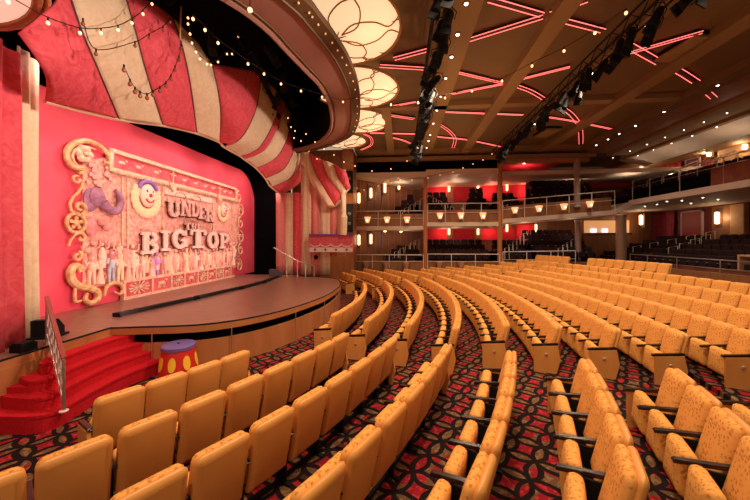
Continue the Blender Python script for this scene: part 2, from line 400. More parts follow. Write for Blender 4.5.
neon([(550, 14), (588, 0)], 'short red neon double line leaving the frame top right of the beam')
neon([(549, 17), (603, 31)], 'red neon double line running down from the beam to the second truss')
neon([(455, 72), (502, 83)], 'short thin red neon line left of the beam crossing', .06)
neon([(452, 94), (503, 84)], 'red neon line rising to the beam crossing from the first slot', .06)
neon([(510, 82), (570, 67)], 'red neon line rising right from the beam crossing to the second truss', .06)
neon([(510, 84), (530, 91), (544, 99)], 'short red neon curve falling from the beam crossing to the second truss', .1)
neon([(559, 106), (572, 115), (580, 128), (581, 144)], 'curved red neon hook ending near the far ceiling edge', .12)
neon([(443, 112), (523, 115)], 'nearly level red neon line between the two trusses', .06)
neon([(547, 117), (572, 121), (611, 129)], 'red neon line beyond the second truss crossing the hook', .06)
neon([(425, 134), (440, 137), (468, 140), (502, 147)], 'farthest red neon line between the trusses', .06)
neon([(440, 125), (449, 131), (455, 139), (453, 148)], 'small red neon hook close to the first slot', .09)
neon([(394, 59), (428, 50)], 'red neon double line between the big ivory shade and the first truss')
neon([(380, 66), (428, 69)], 'red neon double line starting behind the big ivory shade', .1)
neon([(443, 68), (454, 71)], 'stub of red neon line just right of the first truss', .06)
neon([(393, 106), (416, 102)], 'red neon line behind the second ivory shade', .05)
neon([(387, 115), (414, 119)], 'red neon double line behind the third ivory shade', .1)
neon([(370, 133), (416, 134)], 'level red neon line left of the first truss near the far edge', .05)
neon([(389, 137), (402, 140), (412, 144)], 'short red neon line falling toward the foot of the first truss', .07)
neon([(364, 134), (371, 138), (371, 145), (361, 150)], 'small red neon hook beside the last ivory shade', .07)
neon([(628, 45), (660, 63)], 'red neon double line just beyond the second truss', .14)
neon([(667, 65), (682, 73), (696, 82)], 'curved red neon double line beyond the long beam', .14)
neon([(707, 92), (714, 98)], 'short red neon double dash at the dark ceiling edge', .12, z=8.95)
neon([(616, 57), (703, 32)], 'red neon double line crossing beside the second truss', .08)
neon([(728, 26), (752, 17)], 'red neon line at the right edge of the photo', .06)

# access hatches in the ceiling
for q, lab in (((685, 49), 'dull tan rectangular ceiling panel near the right edge'), ((547, 133), 'small tan rectangular ceiling panel beyond the second truss')):
    p = onZ(*q, 9.05); t = empty('ceiling_panel', p, radians(8)); tag(t, lab, 'panel')
    MB().bb(-.38, .38, -.65, .65, -.05, .03).build('face', noisy('tan metal panel', (.28, .15, .06), (.32, .17, .07), 3), t)
    MB().bb(-.42, .42, -.69, .69, .03, .15).build('frame', BLACK, t)

# lighting trusses
def truss(x, z, y0, y1, label, n):
    t = empty('lighting_truss', (x, y0, z)); tag(t, label, 'lighting truss')
    m = MB(); L = y1-y0
    for dx in (-.16, .16):
        for dz in (0, .32): m.tube([(dx, 0, dz), (dx, L, dz)], .03, 6)
    m.build('chord', BLACK, t)
    m = MB()
    k = int(L/.7)
    for i in range(k):
        a = i*L/k; b = (i+1)*L/k
        for dx in (-.16, .16): m.tube([(dx, a, 0), (dx, (a+b)/2, .32), (dx, b, 0)], .015, 5)
    m.build('lattice', BLACK, t)
    return t
truss(.98, 8.5, 5.5, 21, 'long black lighting truss hung below the ceiling nearest the stage', 0)
truss(6.15, 8.5, 5.5, 21, 'long black lighting truss below the ceiling over the rear seats', 0)
fx = empty('stage_spotlight'); fx.scale = (.8, .8, 1)
MB().lathe([(.13, -.30), (.15, -.28), (.12, -.05), (.13, .1), (.09, .2), (.04, .22)], n=12).build('lamp_housing', BLACK, fx, True)
MB().tube([(-.17, 0, 0), (-.18, 0, .25), (0, 0, .36), (.18, 0, .25), (.17, 0, 0)], .015, 6).build('yoke', BLACK, fx)
MB().bb(-.16, .16, -.02, .02, -.5, -.3).build('barn_door', BLACK, fx)
first = True
for tx, nm in ((.98, 'the truss nearest the stage'), (6.15, 'the truss over the rear seats')):
    n = 34
    for i in range(n):
        y = 6.2+i*14.3/n+random.uniform(-.1, .1)
        o = fx if first else copy_tree(fx); first = False
        o.location = (tx+random.choice((-.16, .0, .16)), y, 8.2+random.uniform(-.03, .06)); o.rotation_euler = (random.uniform(-.3, .3), random.uniform(.1, .9), random.uniform(-.5, .5))
        tag(o, f'black spotlight hanging from {nm}, {ordn(i+1)} from its near end', 'stage light', 'black spotlights on '+nm)

# ------------------------------------------------------------------ stage
SZ = .93
front = [onZ(*q, SZ)[:2] for q in [(0, 362), (55, 343), (108, 327)]]
rimpts = [(-6.5, 6.43), (-5.91, 6.55), (-4.48, 6.95), (-3.44, 8.17), (-2.77, 10.3), (-2.62, 12.2), (-2.79, 14.06), (-3.54, 15.93), (-5.6, 16.67)]
rim = resample(rimpts, 60)
def inset(P, d):
    out = []
    for i, p in enumerate(P):
        a = P[max(i-1, 0)]; b = P[min(i+1, len(P)-1)]; dx, dy = b[0]-a[0], b[1]-a[1]; l = hypot(dx, dy) or 1
        out.append((p[0]-dy/l*d, p[1]+dx/l*d))
    return out
st = [(-6.5, 2.5)]+rim+[(-5.8, 17.4), (-9.6, 17.4), (-9.6, 2.5)]
struct(MB().prism(st, SZ-.02, SZ), 'floor_stage', STAGEWOOD)
def wallstrip(P, z0, z1, th, mt, name, flare=0):
    o = inset(P, th); mb = MB()
    mb.grid([[(p[0], p[1], z1) for p in P], [(p[0], p[1], z0) for p in P]])
    mb.grid([[(p[0], p[1], z0) for p in P], [(p[0], p[1], z0) for p in o]]); mb.grid([[(p[0], p[1], z1) for p in P], [(p[0], p[1], z1) for p in o]])
    return struct(mb, name, mt, smooth=True)
edge = [(-6.5, 2.5), (-6.5, 4), (-6.5, 5.5)]+rim
wallstrip(inset(edge, -.03), SZ-.16, SZ-.015, .2, FASCIA, 'trim_stage_rim')
struct(MB().tube([(p[0], p[1], SZ) for p in inset(edge, -.01)], .022, 6), 'trim_stage_edge', BLACK)
wallstrip(inset(edge, .10), SZ-.40, SZ-.15, .1, BLACKMATTE, 'trim_stage_reveal')
wallstrip(inset(edge, .02), F0, SZ-.38, .12, FASCIA, 'wall_stage_front')
# bright joint strips on the stage front
ed = inset(rim, -.01)
for j, i in enumerate((9, 17, 25, 31, 37, 43, 49)):
    p = ed[i]; q = ed[i+1]
    o = MB().box((0, 0, .35), (.02, .02, .86), 0).build('metal_strip', SILVER, loc=(p[0]+.02, p[1]-.02, 0), rz=atan2(q[1]-p[1], q[0]-p[0]))
    tag(o, f'thin vertical silver strip on the stage front, {ordn(j+1)} from the red steps', 'strip', 'silver strips on the stage front')

# red steps: four treads below the stage
st_px = [(.76, [(-6.49, 5.15), (-6.25, 4.86), (-6.12, 4.95), (-6.18, 5.3), (-6.22, 5.81), (-6.2, 6.3), (-6.08, 6.62)]),
         (.57, [(-6.49, 4.74), (-6.1, 4.60), (-5.92, 4.75), (-5.96, 5.1), (-6.0, 5.63), (-6.0, 6.19), (-5.85, 6.60)]),
         (.38, [(-6.49, 4.48), (-5.85, 4.42), (-5.64, 4.58), (-5.70, 4.9), (-5.79, 5.36), (-5.80, 6.0), (-5.62, 6.70)]),
         (.19, [(-6.49, 4.25), (-5.7, 4.28), (-5.42, 4.47), (-5.47, 4.8), (-5.53, 5.3), (-5.54, 5.87), (-5.3, 6.72)])]
t = empty('stage_steps', (-6.2, 5.5, 0)); tag(t, 'curved red carpeted steps climbing to the left end of the stage', 'stairs')
for z, P in st_px:
    Q = resample(P, 26); poly = [(x+6.2, y-5.5) for x, y in Q]+[(-.28, 1.15)]
    mb = MB().prism(poly, (z-.19 if z > .2 else F0), z-.03)
    # rounded nosing
    mb.prism([(x*1.0, y) for x, y in [(a+6.2+.02, b-5.5) for a, b in Q]]+[(-.28, 1.17)], z-.045, z)
    mb.build('step', REDCARPET, t)
MB().prism([(-.27, -.95), (.1, -.9), (.2, .9), (-.27, 1.1)], F0, .48).build('core', REDCARPET, t)
# hand rail
h = empty('stair_railing', (-5.31, 4.47, .19)); tag(h, 'white pierced metal stair railing with red handrail standing on the red steps', 'railing')
dx, dy = -1.45, .92
MB().tube([(0, 0, 0), (0, 0, .82)], .022, 8).build('post', SILVER, h)
MB().tube([(dx, dy, .73), (dx, dy, 1.6)], .022, 8).build('post', SILVER, h)
MB().beam((0, 0, .84), (dx, dy, 1.62), .06, .035).build('handrail', mat('cherry handrail', (.30, .05, .03), .35), h)
mb = MB(); n = 7
for i in range(n):
    u0 = i/n; u1 = (i+1)/n
    for a, b in ((.06, .14), (.68, .76)):
        mb.add([(dx*u0, dy*u0, a+.78*u0), (dx*u1, dy*u1, a+.78*u1), (dx*u1, dy*u1, b+.78*u1), (dx*u0, dy*u0, b+.78*u0)], [(0, 1, 2, 3)])
    um = (u0+u1)/2
    mb.add([(dx*u0, dy*u0, .1+.78*u0), (dx*(u0+.05), dy*(u0+.05), .1+.78*u0), (dx*(u0+.05), dy*(u0+.05), .75+.78*u0), (dx*u0, dy*u0, .75+.78*u0)], [(0, 1, 2, 3)])
    cz = .42+.78*um
    ring = [(dx*(um+.06*cos(2*pi*k/12)), dy*(um+.06*cos(2*pi*k/12)), cz+.2*sin(2*pi*k/12)) for k in range(12)]
    rin = [(dx*(um+.025*cos(2*pi*k/12)), dy*(um+.025*cos(2*pi*k/12)), cz+.09*sin(2*pi*k/12)) for k in range(12)]
    mb.add(ring+rin, [(k, (k+1) % 12, 12+(k+1) % 12, 12+k) for k in range(12)])
mb.build('pierced_panel', WHITEPAINT, h, solid=.012)
MB().lathe([(.06, 0), (.06, .012), (.03, .02)], n=14).build('foot_plate', WHITEPAINT, h)

# circus drum
struct(MB().bb(-6.6, -6.44, 2.5, 6.45, F0, SZ-.14), 'wall_stage_side', FASCIA)
t = empty('circus_pedestal', (-4.88, 6.44, F0)); tag(t, 'red circus pedestal with yellow ovals and purple rim on the carpet before the stage', 'pedestal')
h0 = .70; r0, r1 = .395, .30
MB().lathe([(r0, .05), (r1+.012, h0-.07)], n=32).build('body', PROPRED, t, True)
MB().lathe([(r0+.03, 0), (r0+.035, .03), (r0+.01, .07), (r0-.02, .07)], n=32).build('base_rim', PURPLE, t, True)
MB().lathe([(r1-.02, h0-.1), (r1+.03, h0-.09), (r1+.035, h0-.02), (r1+.015, h0), (r1-.03, h0+.005)], n=32).build('top', mat('dusty purple paint', (.17, .11, .33), .5), t, True)
MB().lathe([(.03, h0), (.03, h0+.015), (.01, h0+.02)], n=12).build('knob', BLACK, t)
for k in range(8):
    a = radians(-118+45*k); mb = MB(); P = [(0, 0)]+[(.075*cos(2*pi*j/20), .15*sin(2*pi*j/20)) for j in range(20)]; vs = []
    for u, v in P:
        z = h0*.5+v; rr = r0+(r1-r0)*(z-.05)/(h0-.12)+.014; aa = a+u/rr; vs.append((rr*cos(aa), rr*sin(aa), z))
    mb.add(vs, [(0, 1+j, 1+(j+1) % 20) for j in range(20)]); mb.build('oval', YELLOW, t, solid=.006)

# footlight strips lying on the stage
for (a, b, lab) in (((117, 317), (193, 300), 'long black footlight strip on the stage, nearest the steps'), ((197, 299), (238, 289.5), 'black footlight strip in the middle of the stage'), ((241, 289), (262, 283.5), 'short black footlight strip toward the far side of the stage'), ((264, 283), (277, 277.5), 'last black footlight strip by the dark wing')):
    p = onZ(*a, SZ); q = onZ(*b, SZ); L = hypot(q[0]-p[0], q[1]-p[1])
    t = empty('footlight', p, atan2(q[1]-p[1], q[0]-p[0])); tag(t, lab, 'footlight', 'footlight strips on the stage')
    MB().prismX([(-.09, .02), (.09, .02), (.07, .11), (-.07, .11)], 0, L).build('housing', BLACK, t)
    mb = MB()
    for x in (.0, L): mb.box((x, 0, .05), (.04, .26, .10))
    mb.build('bracket', BLACK, t)
    mb = MB(); k = max(3, int(L/.22))
    for i in range(k): mb.lathe([(.045, .11), (.045, .12)], c=((i+.5)*L/k, 0, 0), n=10)
    mb.build('lens', mat('dark lens', (.05, .04, .05), .15), t)
# stage monitor
t = empty('stage_monitor', (-7.15, 5.72, SZ), radians(20)); t.scale = (.62, .55, .8); tag(t, 'black wedge stage monitor speaker behind the stair railing', 'speaker')
MB().prismX([(-.26, 0), (.3, 0), (.3, .22), (-.02, .46), (-.26, .46)], -.3, .3).build('cabinet', BLACK, t)
MB().bb(-.38, .38, -.34, .4, 0, .05).build('base_tray', BLACK, t)
t = empty('stage_plug_box', (-6.66, 4.95, SZ)); tag(t, 'small black floor box at the stage edge by the left curtain', 'floor box')
MB().bb(-.12, .12, -.12, .12, 0, .14).build('case', BLACK, t); MB().bb(-.1, .1, -.1, .1, .14, .16).build('lid', BLACK, t)
t = empty('stage_monitor', (-6.8, 16.3, SZ), radians(-30)); tag(t, 'small grey monitor speaker on the stage by the far striped drapes', 'speaker')
MB().prismX([(-.2, 0), (.25, 0), (.25, .2), (0, .42), (-.2, .42)], -.26, .26).build('cabinet', mat('grey case', (.08, .07, .08), .5), t)
MB().bb(-.2, .2, .1, .12, .12, .3).build('grille', BLACK, t)
# small rails at the far end of the stage
t = empty('stair_railing', (-5.7, 16.2, SZ)); tag(t, 'slim brass stair railing at the far end of the stage beside the striped drapes', 'railing')
MB().tube([(-1.1, -.1, 1.6), (.1, .3, .85), (1.0, .3, .6), (1.0, .3, 0)], .03, 8).build('handrail', SILVER, t)
for x, z in ((-.5, 1.2), (.1, .85), (.55, .72)): MB().tube([(x, .2, 0), (x, .2, z)], .022, 8).build('post', WHITEPAINT, t)

# ------------------------------------------------------------------ show curtain and mural
BX = -9.2
struct(MB().bb(-11.2, -11, -2, 24, 0, 10.6), 'wall_stage_back', BLACKMATTE)
struct(MB().bb(-11, -6.9, 18.9, 19.0, 0, 10.6), 'wall_wing', BLACKMATTE)
P = [(3.5, SZ), (19.0, SZ)]+[(19.0-1.9*(1-cos(radians(a))), 5.0+2.0*sin(radians(a))) for a in range(0, 91, 10)]+[(9.5, 6.9), (3.5, 6.9)]
o = MB().prismX(P, BX-.2, BX-.05).build('show_curtain', BACKRED); tag(o, 'smooth red painted show curtain closing the stage behind the circus mural', 'curtain')

mu = empty('circus_mural', (BX, 12, SZ)); tag(mu, 'carved and painted circus mural reading UNDER THE BIG TOP hung on the red show curtain', 'mural')
def mm(x, y, lift=0): p = onX(x, y, BX); return (lift, p[1]-12, p[2]-SZ)
BOARD = noisy('painted mural board', (.66, .22, .18), (.84, .48, .34), 5.5, 9, .36, .62, .75, bump=.5, dist=1.6)
MB().prismX([(8.25-12, 1.5-SZ), (17.0-12, 1.4-SZ), (17.0-12, 5.2-SZ), (16.4-12, 5.5-SZ), (9-12, 5.5-SZ), (8.25-12, 5.2-SZ)], -.05, .0).build('painted_board', BOARD, mu)
def bar(y0, y1, z0, z1, m, name, t=.07, x=.0): return MB().bb(x, x+t, y0-12, y1-12, z0-SZ, z1-SZ).build(name, m, mu)
MURRED = noisy('rose relief ground', (.60, .06, .08), (.68, .12, .12), 3, 3)
bar(9.0, 16.42, 5.18, 5.7, MURRED, 'frieze')
bar(8.98, 16.45, 5.68, 5.80, PALEGOLD, 'top_moulding', .16)
bar(8.95, 9.08, 5.08, 5.80, PALEGOLD, 'end_moulding', .15); bar(16.35, 16.5, 5.05, 5.78, PALEGOLD, 'end_moulding', .15)
for s0, s1 in ((9.05, 11.5), (11.9, 14.7), (15.1, 16.4)):
    n = int((s1-s0)/.1); mb = MB()
    for i in range(n): mb.ball((.06, s0+(i+.5)*(s1-s0)/n-12, 5.1-SZ), (.07, .055, .07), 8, 5)
    mb.bb(0, .1, s0-12, s1-12, 5.13-SZ, 5.22-SZ); mb.build('beaded_moulding', PALEGOLD, mu, True)
for y in (11.7, 14.9):
    mb = MB(); mb.prismX([(y-12-.25, 5.2-SZ), (y-12+.25, 5.2-SZ), (y-12+.12, 4.98-SZ), (y-12, 4.85-SZ), (y-12-.12, 4.98-SZ)], 0, .14)
    mb.bb(0, .12, y-12.03, y-11.97, 5.2-SZ, 5.75-SZ); mb.bb(0, .12, y-12.15, y-11.85, 5.5-SZ, 5.55-SZ); mb.build('frieze_finial', PALEGOLD, mu)
for i, y in enumerate((9.45, 10.1, 10.9, 12.4, 13.1, 13.8, 14.4, 15.4, 15.9)):
    mb = MB(); c = 5.45-SZ; yy = y-12     # running animals in relief
    mb.ball((.05, yy, c), (.04, .16, .06), 8, 5); mb.ball((.05, yy+.17, c+.08), (.035, .06, .045), 8, 5)
    for d, e in ((-.14, -.22), (-.08, -.16), (.1, .18), (.14, .26)): mb.tube([(.05, yy+d, c), (.05, yy+e, c-.13)], .018, 5)
    mb.tube([(.05, yy-.15, c+.03), (.05, yy-.24, c+.1)], .012, 5); mb.build('animal_relief', PALEGOLD, mu, True)
# bottom border with medallions
bar(9.5, 16.2, .98, 1.55, MURRED, 'lower_border', .08)
bar(9.45, 16.25, 1.5, 1.6, PALEGOLD, 'border_moulding', .14); bar(9.45, 16.25, .93, 1.02, PALEGOLD, 'border_moulding', .14)
xs = [9.5, 10.65, 11.6, 12.35, 13.2, 13.9, 14.6, 15.2, 15.9, 16.2]
for y in xs[:-1]: bar(y-.04, y+.04, 1.0, 1.52, PALEGOLD, 'border_divider', .13)
for i in range(8):
    a, b = xs[i], xs[i+1]; yc = (a+b)/2-12; zc = 1.27-SZ; mb = MB()
    if i % 2 == 0:
        for k in range(12):
            t_ = 2*pi*k/12; rr = .22; ww = min((b-a)*.42, .5)
            mb.tube([(.1, yc+.06*cos(t_), zc+.05*sin(t_)), (.11, yc+ww*.9*cos(t_), zc+rr*sin(t_))], [.012, .035], 5)
        mb.ball((.1, yc, zc), (.05, .07, .07), 8, 5); mb.build('sunburst_relief', PALEGOLD, mu, True)
    else:
        mb.ball((.1, yc, zc+.02), (.05, .17, .08), 8, 5); mb.ball((.1, yc+.2, zc+.12), (.045, .07, .055), 8, 5)
        for d in (-.13, -.07, .08, .14): mb.tube([(.1, yc+d, zc), (.1, yc+d*1.3, zc-.17)], .022, 5)
        mb.tube([(.1, yc-.16, zc+.05), (.1, yc-.26, zc+.12)], .015, 5); mb.build('horse_relief', PALEGOLD, mu, True)
# scrollwork
def scroll(px, r, name='scroll', m=GOLD, n=40, lift=.1, flat=False):
    r *= .72; P = resample([mm(*q, lift) for q in px], n)
    rad = [r*(.45+.55*sin(pi*min(1, .12+.88*i/(n-1)))) for i in range(n)]
    MB().tube(P, rad, 8).build(name, m, mu, True)
def curl(cx, cy, r0, turns, a0, dirn, rad, tail=None, m=GOLD):
    """spiral in mural metres about pixel centre"""
    rad *= .75; c = mm(cx, cy, .1); P = []
    for i in range(36):
        u = i/35; a = a0+dirn*2*pi*turns*u; rr = r0*(1-.78*u); P.append((.1+.05*u, c[1]+rr*cos(a), c[2]+rr*sin(a)))
    if tail: P = [mm(*q, .08) for q in tail]+P; P = resample(P, 60)
    n = len(P); MB().tube(P, [rad*(.6+.4*sin(pi*(i+4)/(n+8))) for i in range(n)], 8).build('scroll', m, mu, True)
scroll([(75, 172), (79, 173), (80, 168), (73, 168), (66, 163), (63, 155), (66, 147), (74, 142), (84, 141), (95, 145), (102, 151), (106, 158), (106, 163), (100, 162)], .11)
scroll([(75, 166), (70, 160), (70, 152), (77, 147), (85, 147), (93, 150)], .05, m=PALEGOLD)
scroll([(98, 147), (104, 154), (107, 148)], .06)
mb = MB(); c = mm(81, 154, .1)
for k in range(6): a = 2*pi*k/6; mb.ball((c[0], c[1]+.16*cos(a), c[2]+.16*sin(a)), (.07, .12, .12), 8, 5)
mb.ball((c[0]+.06, c[1], c[2]), (.07, .07, .07), 8, 5); mb.build('rosette', PALEGOLD, mu, True)
curl(76, 208, .2, 1.1, radians(-100), 1, .07, [(77, 179), (80, 184), (76, 192), (68, 200), (68, 210)])
curl(73, 180, .13, 1, radians(60), 1, .05)
mb = MB(); c = mm(73.5, 223, .08)
mb.tube([(c[0], c[1]+.25*cos(2*pi*k/24), c[2]+.27*sin(2*pi*k/24)) for k in range(24)], .05, 8, True); mb.ball(c, (.06, .1, .1))
for k in range(5): a = 2*pi*k/5+.3; mb.ball((c[0], c[1]+.14*cos(a), c[2]+.14*sin(a)), (.05, .06, .06), 6, 4)
mb.build('medallion', GOLD, mu, True)
curl(77, 238, .16, 1.0, radians(150), -1, .06, [(66, 246), (68, 240)])
curl(73, 256, .15, 1.0, radians(60), -1, .06, [(79, 246), (80, 252)])
scroll([(77, 272), (76, 267), (71, 266), (67, 272), (69, 281), (76, 286), (86, 288), (94, 292), (94, 299), (87, 303), (82, 299), (84, 293)], .15, n=60)
scroll([(72, 286), (72, 301), (79, 300)], .06)
scroll([(101, 296), (103, 288), (108, 284), (116, 283), (120, 289), (117, 294), (112, 292)], .09)
# right side border, mirrored and smaller in view
for y, z, s in ((16.75, 5.35, 1), (16.95, 4.6, -1), (16.95, 3.9, 1), (16.95, 3.1, -1), (16.95, 2.4, 1), (16.8, 1.5, -1)):
    P = [];
    for i in range(30):
        u = i/29; a = pi/2+s*2*pi*1.2*u; rr = .3*(1-.75*u); P.append((.1, y-12+rr*cos(a), z-SZ+rr*sin(a)*1.2))
    MB().tube(P, .04, 8).build('scroll', PALEGOLD, mu, True)
# pilasters of the painted arcade
for y, z0, z1 in ((9.5, 2.6, 5.0), (9.7, 2.6, 5.0), (11.25, 3.2, 5.0), (11.35, 4.7, 5.0), (14.45, 3.4, 4.9), (16.2, 2.4, 5.0)):
    bar(y-.03, y+.03, z0, z1, PALEGOLD, 'pilaster', .05)
bar(11.4, 14.4, 4.72, 4.95, noisy('cream relief panel', (.78, .48, .36), (.84, .58, .44), 8), 'relief_panel', .04)
for y in (12.2, 13.2): MB().tube([(.06, y-12+.3*cos(radians(a)), 4.72-SZ+.2*sin(radians(a))) for a in range(0, 181, 15)], .025, 6).build('arch_relief', PALEGOLD, mu)
# lettering
def letter(ch):
    t = .26; s_ = .13                         # stroke and slab thickness of a unit-high letter
    def ring(cx, cz, rx, rz, a0, a1, w_=t, n=16):
        P = []
        for i in range(n+1): a = radians(a0+(a1-a0)*i/n); P.append((cx+rx*cos(a), cz+rz*sin(a)))
        Q = []
        for i in range(n, -1, -1): a = radians(a0+(a1-a0)*i/n); Q.append((cx+(rx-w_)*cos(a), cz+(rz-w_*.75)*sin(a)))
        L = []
        for i in range(n): L.append([P[i], P[i+1], Q[n-i-1], Q[n-i]])
        return L
    def rc(x0, x1, z0, z1): return [(x0, z0), (x1, z0), (x1, z1), (x0, z1)]
    L = []
    if ch == 'I': L = [rc(.2, .2+t, 0, 1), rc(.03, .63, 0, s_), rc(.03, .63, 1-s_, 1)]; W = .66
    if ch == 'T': L = [rc(.30, .30+t, 0, 1), rc(.12, .74, 0, s_), rc(0, .86, 1-s_, 1), rc(0, .12, .70, 1), rc(.74, .86, .70, 1)]; W = .86
    if ch == 'H': L = [rc(.1, .1+t, 0, 1), rc(.58, .58+t, 0, 1), rc(.3, .6, .43, .57)]+[rc(x, x+.4, z, z+s_) for x in (.02, .52) for z in (0, 1-s_)]; W = .94
    if ch == 'E': L = [rc(.1, .1+t, 0, 1), rc(0, .76, 0, s_), rc(0, .76, 1-s_, 1), rc(.3, .58, .44, .56), rc(.64, .76, 0, .3), rc(.64, .76, .7, 1), rc(.5, .58, .36, .64)]; W = .8
    if ch == 'D': L = [rc(.1, .1+t, 0, 1), rc(0, .42, 0, s_), rc(0, .42, 1-s_, 1)]+ring(.4, .5, .46, .5, -90, 90); W = .88
    if ch == 'B': L = [rc(.1, .1+t, 0, 1), rc(0, .45, 0, s_), rc(0, .45, 1-s_, 1), rc(.3, .5, .44, .57)]+ring(.45, .27, .38, .27, -90, 90, .22)+ring(.43, .75, .34, .25, -90, 90, .2); W = .86
    if ch == 'P': L = [rc(.1, .1+t, 0, 1), rc(0, .48, 0, s_), rc(0, .45, 1-s_, 1), rc(.3, .45, .36, .48)]+ring(.42, .68, .4, .32, -90, 90, .22); W = .84
    if ch == 'R': L = [rc(.1, .1+t, 0, 1), rc(0, .42, 0, s_), rc(0, .45, 1-s_, 1), rc(.3, .45, .42, .54)]+ring(.42, .71, .38, .29, -90, 90, .22)+[[(.38, .46), (.62, .46), (.84, 0), (.58, 0)], rc(.55, .95, 0, s_)]; W = .94
    if ch == 'O': L = ring(.44, .5, .44, .5, 0, 360, .26, 28); W = .9
    if ch == 'G': L = ring(.46, .5, .46, .5, 35, 325, .26, 24)+[rc(.64, .90, .1, .45), rc(.48, .98, .38, .38+s_), rc(.70, .84, .68, .95)]; W = .98
    if ch == 'U': L = [rc(.1, .1+t, .35, 1), rc(.60, .60+t*.8, .35, 1), rc(0, .44, 1-s_, 1), rc(.5, .9, 1-s_, 1)]+ring(.455, .36, .355, .36, 180, 360, .24); W = .9
    if ch == 'N': L = [rc(.1, .1+t*.75, 0, 1), rc(.70, .70+t*.75, 0, 1), [(.1, 1), (.38, 1), (.9, 0), (.62, 0)], rc(0, .4, 0, s_), rc(0, .3, 1-s_, 1), rc(.58, .98, 1-s_, 1)]; W = .98
    return L, W
FACE = noisy('letter face', (.80, .46, .34), (.88, .62, .50), 7, 5, .35, .6)
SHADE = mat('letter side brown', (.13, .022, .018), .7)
def word(items, hgt, face):
    """items: (char, y0, y1, zbase, zheight, tilt)"""
    for ch, y0, y1, zb, zh in items:
        L, W = letter(ch); o = MB(); s2 = MB()
        def tr(p, dy=0, dz=0, g=1): return (y0-12+dy+p[0]/W*(y1-y0), zb-SZ+dz+p[1]*zh)
        for n_, q in enumerate(L):
            o.prismX([tr(p) for p in q], .14, .2+n_*.0012)
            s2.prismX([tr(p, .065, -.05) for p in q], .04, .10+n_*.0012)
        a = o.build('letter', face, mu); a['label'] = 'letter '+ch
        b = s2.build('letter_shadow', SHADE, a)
word([('U', 11.3, 12.0, 3.84, .66), ('N', 12.02, 12.66, 3.92, .66), ('D', 12.66, 13.2, 3.94, .64), ('E', 13.18, 13.65, 3.88, .6), ('R', 13.66, 14.3, 3.80, .54)], 1, noisy('letter face brown', (.56, .26, .2), (.74, .44, .34), 7))
word([('T', 12.28, 12.62, 3.36, .3), ('H', 12.66, 13.0, 3.36, .29), ('E', 13.06, 13.34, 3.34, .28)], 1, noisy('letter face brown', (.56, .26, .2), (.74, .44, .34), 7))
word([('B', 10.08, 10.86, 2.42, .78), ('I', 10.96, 11.46, 2.50, .78), ('G', 11.56, 12.46, 2.56, .8), ('T', 12.6, 13.68, 2.56, .84), ('O', 13.8, 14.66, 2.52, .82), ('P', 14.8, 15.6, 2.50, .78)], 1, FACE)
bar(8.4, 16.9, 1.55, 2.75, noisy('dark crowd ground', (.34, .05, .05), (.66, .28, .2), 9, 6), 'crowd_ground', .02)
for i in range(30):      # back row of the crowd
    y = 8.5+i*.27+random.uniform(-.06, .06); z0 = 1.95-SZ+random.uniform(0, .2)
    if 10.0 < y < 15.8: z0 = 1.72-SZ+random.uniform(0, .08)
    c = ((.72, .34, .26), (.84, .58, .42), (.58, .20, .17), (.80, .50, .30))[i % 4]; mb = MB(); yy = y-12
    mb.tube([(.03, yy, z0), (.035, yy, z0+.4), (.035, yy, z0+.62)], [.10, .11, .05], 8); mb.ball((.04, yy, z0+.74), (.05, .06, .075), 8, 6)
    s_ = random.choice((-1, 1)); mb.tube([(.04, yy+.08*s_, z0+.55), (.06, yy+.2*s_, z0+.62), (.06, yy+.22*s_, z0+.82)], .025, 6)
    mb.build('relief_figure', mat('back crowd paint %d' % (i % 4), c, .75), mu, True)
# painted crowd in relief
cols = [(.80, .50, .34), (.82, .58, .42), (.72, .34, .26), (.42, .44, .48), (.78, .40, .30), (.50, .22, .52), (.80, .60, .36), (.76, .46, .34)]
for i in range(26):
    y = 8.45+i*.31+random.uniform(-.05, .05); hh = random.uniform(.86, 1.04); zb = 1.58; c = cols[(0, 6, 1, 7, 2, 1, 6, 0, 4, 7)[(i*7) % 10]]
    if i == 2: c = cols[3]
    if i == 8: c = cols[5]
    mt = noisy('crowd paint %d' % (cols.index(c)), c, tuple(min(1, q*1.15+.03) for q in c), 10, 4)
    mb = MB(); yy = y-12; z0 = zb-SZ
    if i % 3 == 1: mb.tube([(.05, yy, z0), (.06, yy, z0+hh*.45), (.06, yy, z0+hh*.6), (.06, yy, z0+hh*.8)], [.13, .06, .08, .04], 10)
    else:
        mb.tube([(.05, yy, z0+hh*.45), (.06, yy, z0+hh*.62), (.06, yy, z0+hh*.80)], [.09, .11, .05], 10)
        for d in (-.06, .06): mb.tube([(.05, yy+d, z0+hh*.5), (.05, yy+d*1.3, z0)], [.06, .035], 8)
    s_ = random.choice((-1, 1))
    mb.tube([(.07, yy+.1*s_, z0+hh*.76), (.1, yy+.17*s_, z0+hh*.6), (.13, yy+.1*s_, z0+hh*.52)], .03, 6)
    mb.tube([(.07, yy-.1*s_, z0+hh*.76), (.1, yy-.2*s_, z0+hh*.66), (.1, yy-.24*s_, z0+hh*.84)], .03, 6)
    mb.ball((.07, yy, z0+hh*.91), (.06, .065, .08), 10, 7)
    f = mb.build('relief_figure', mt, mu, True)
for i in range(34):      # small heads and foliage of the crowd behind
    y = 8.4+random.random()*8.0; z = 2.42+random.random()*.45
    if 10.0 < y < 15.7 and z > 2.45: z = 2.2+random.random()*.15
    MB().ball((.04, y-12, z-SZ), (.05, .10+.05*random.random(), .09), 8, 5).build('relief_head', mat('relief blush %d' % (i % 3), ((.74, .36, .28), (.82, .54, .40), (.55, .20, .18))[i % 3], .8), mu, True)
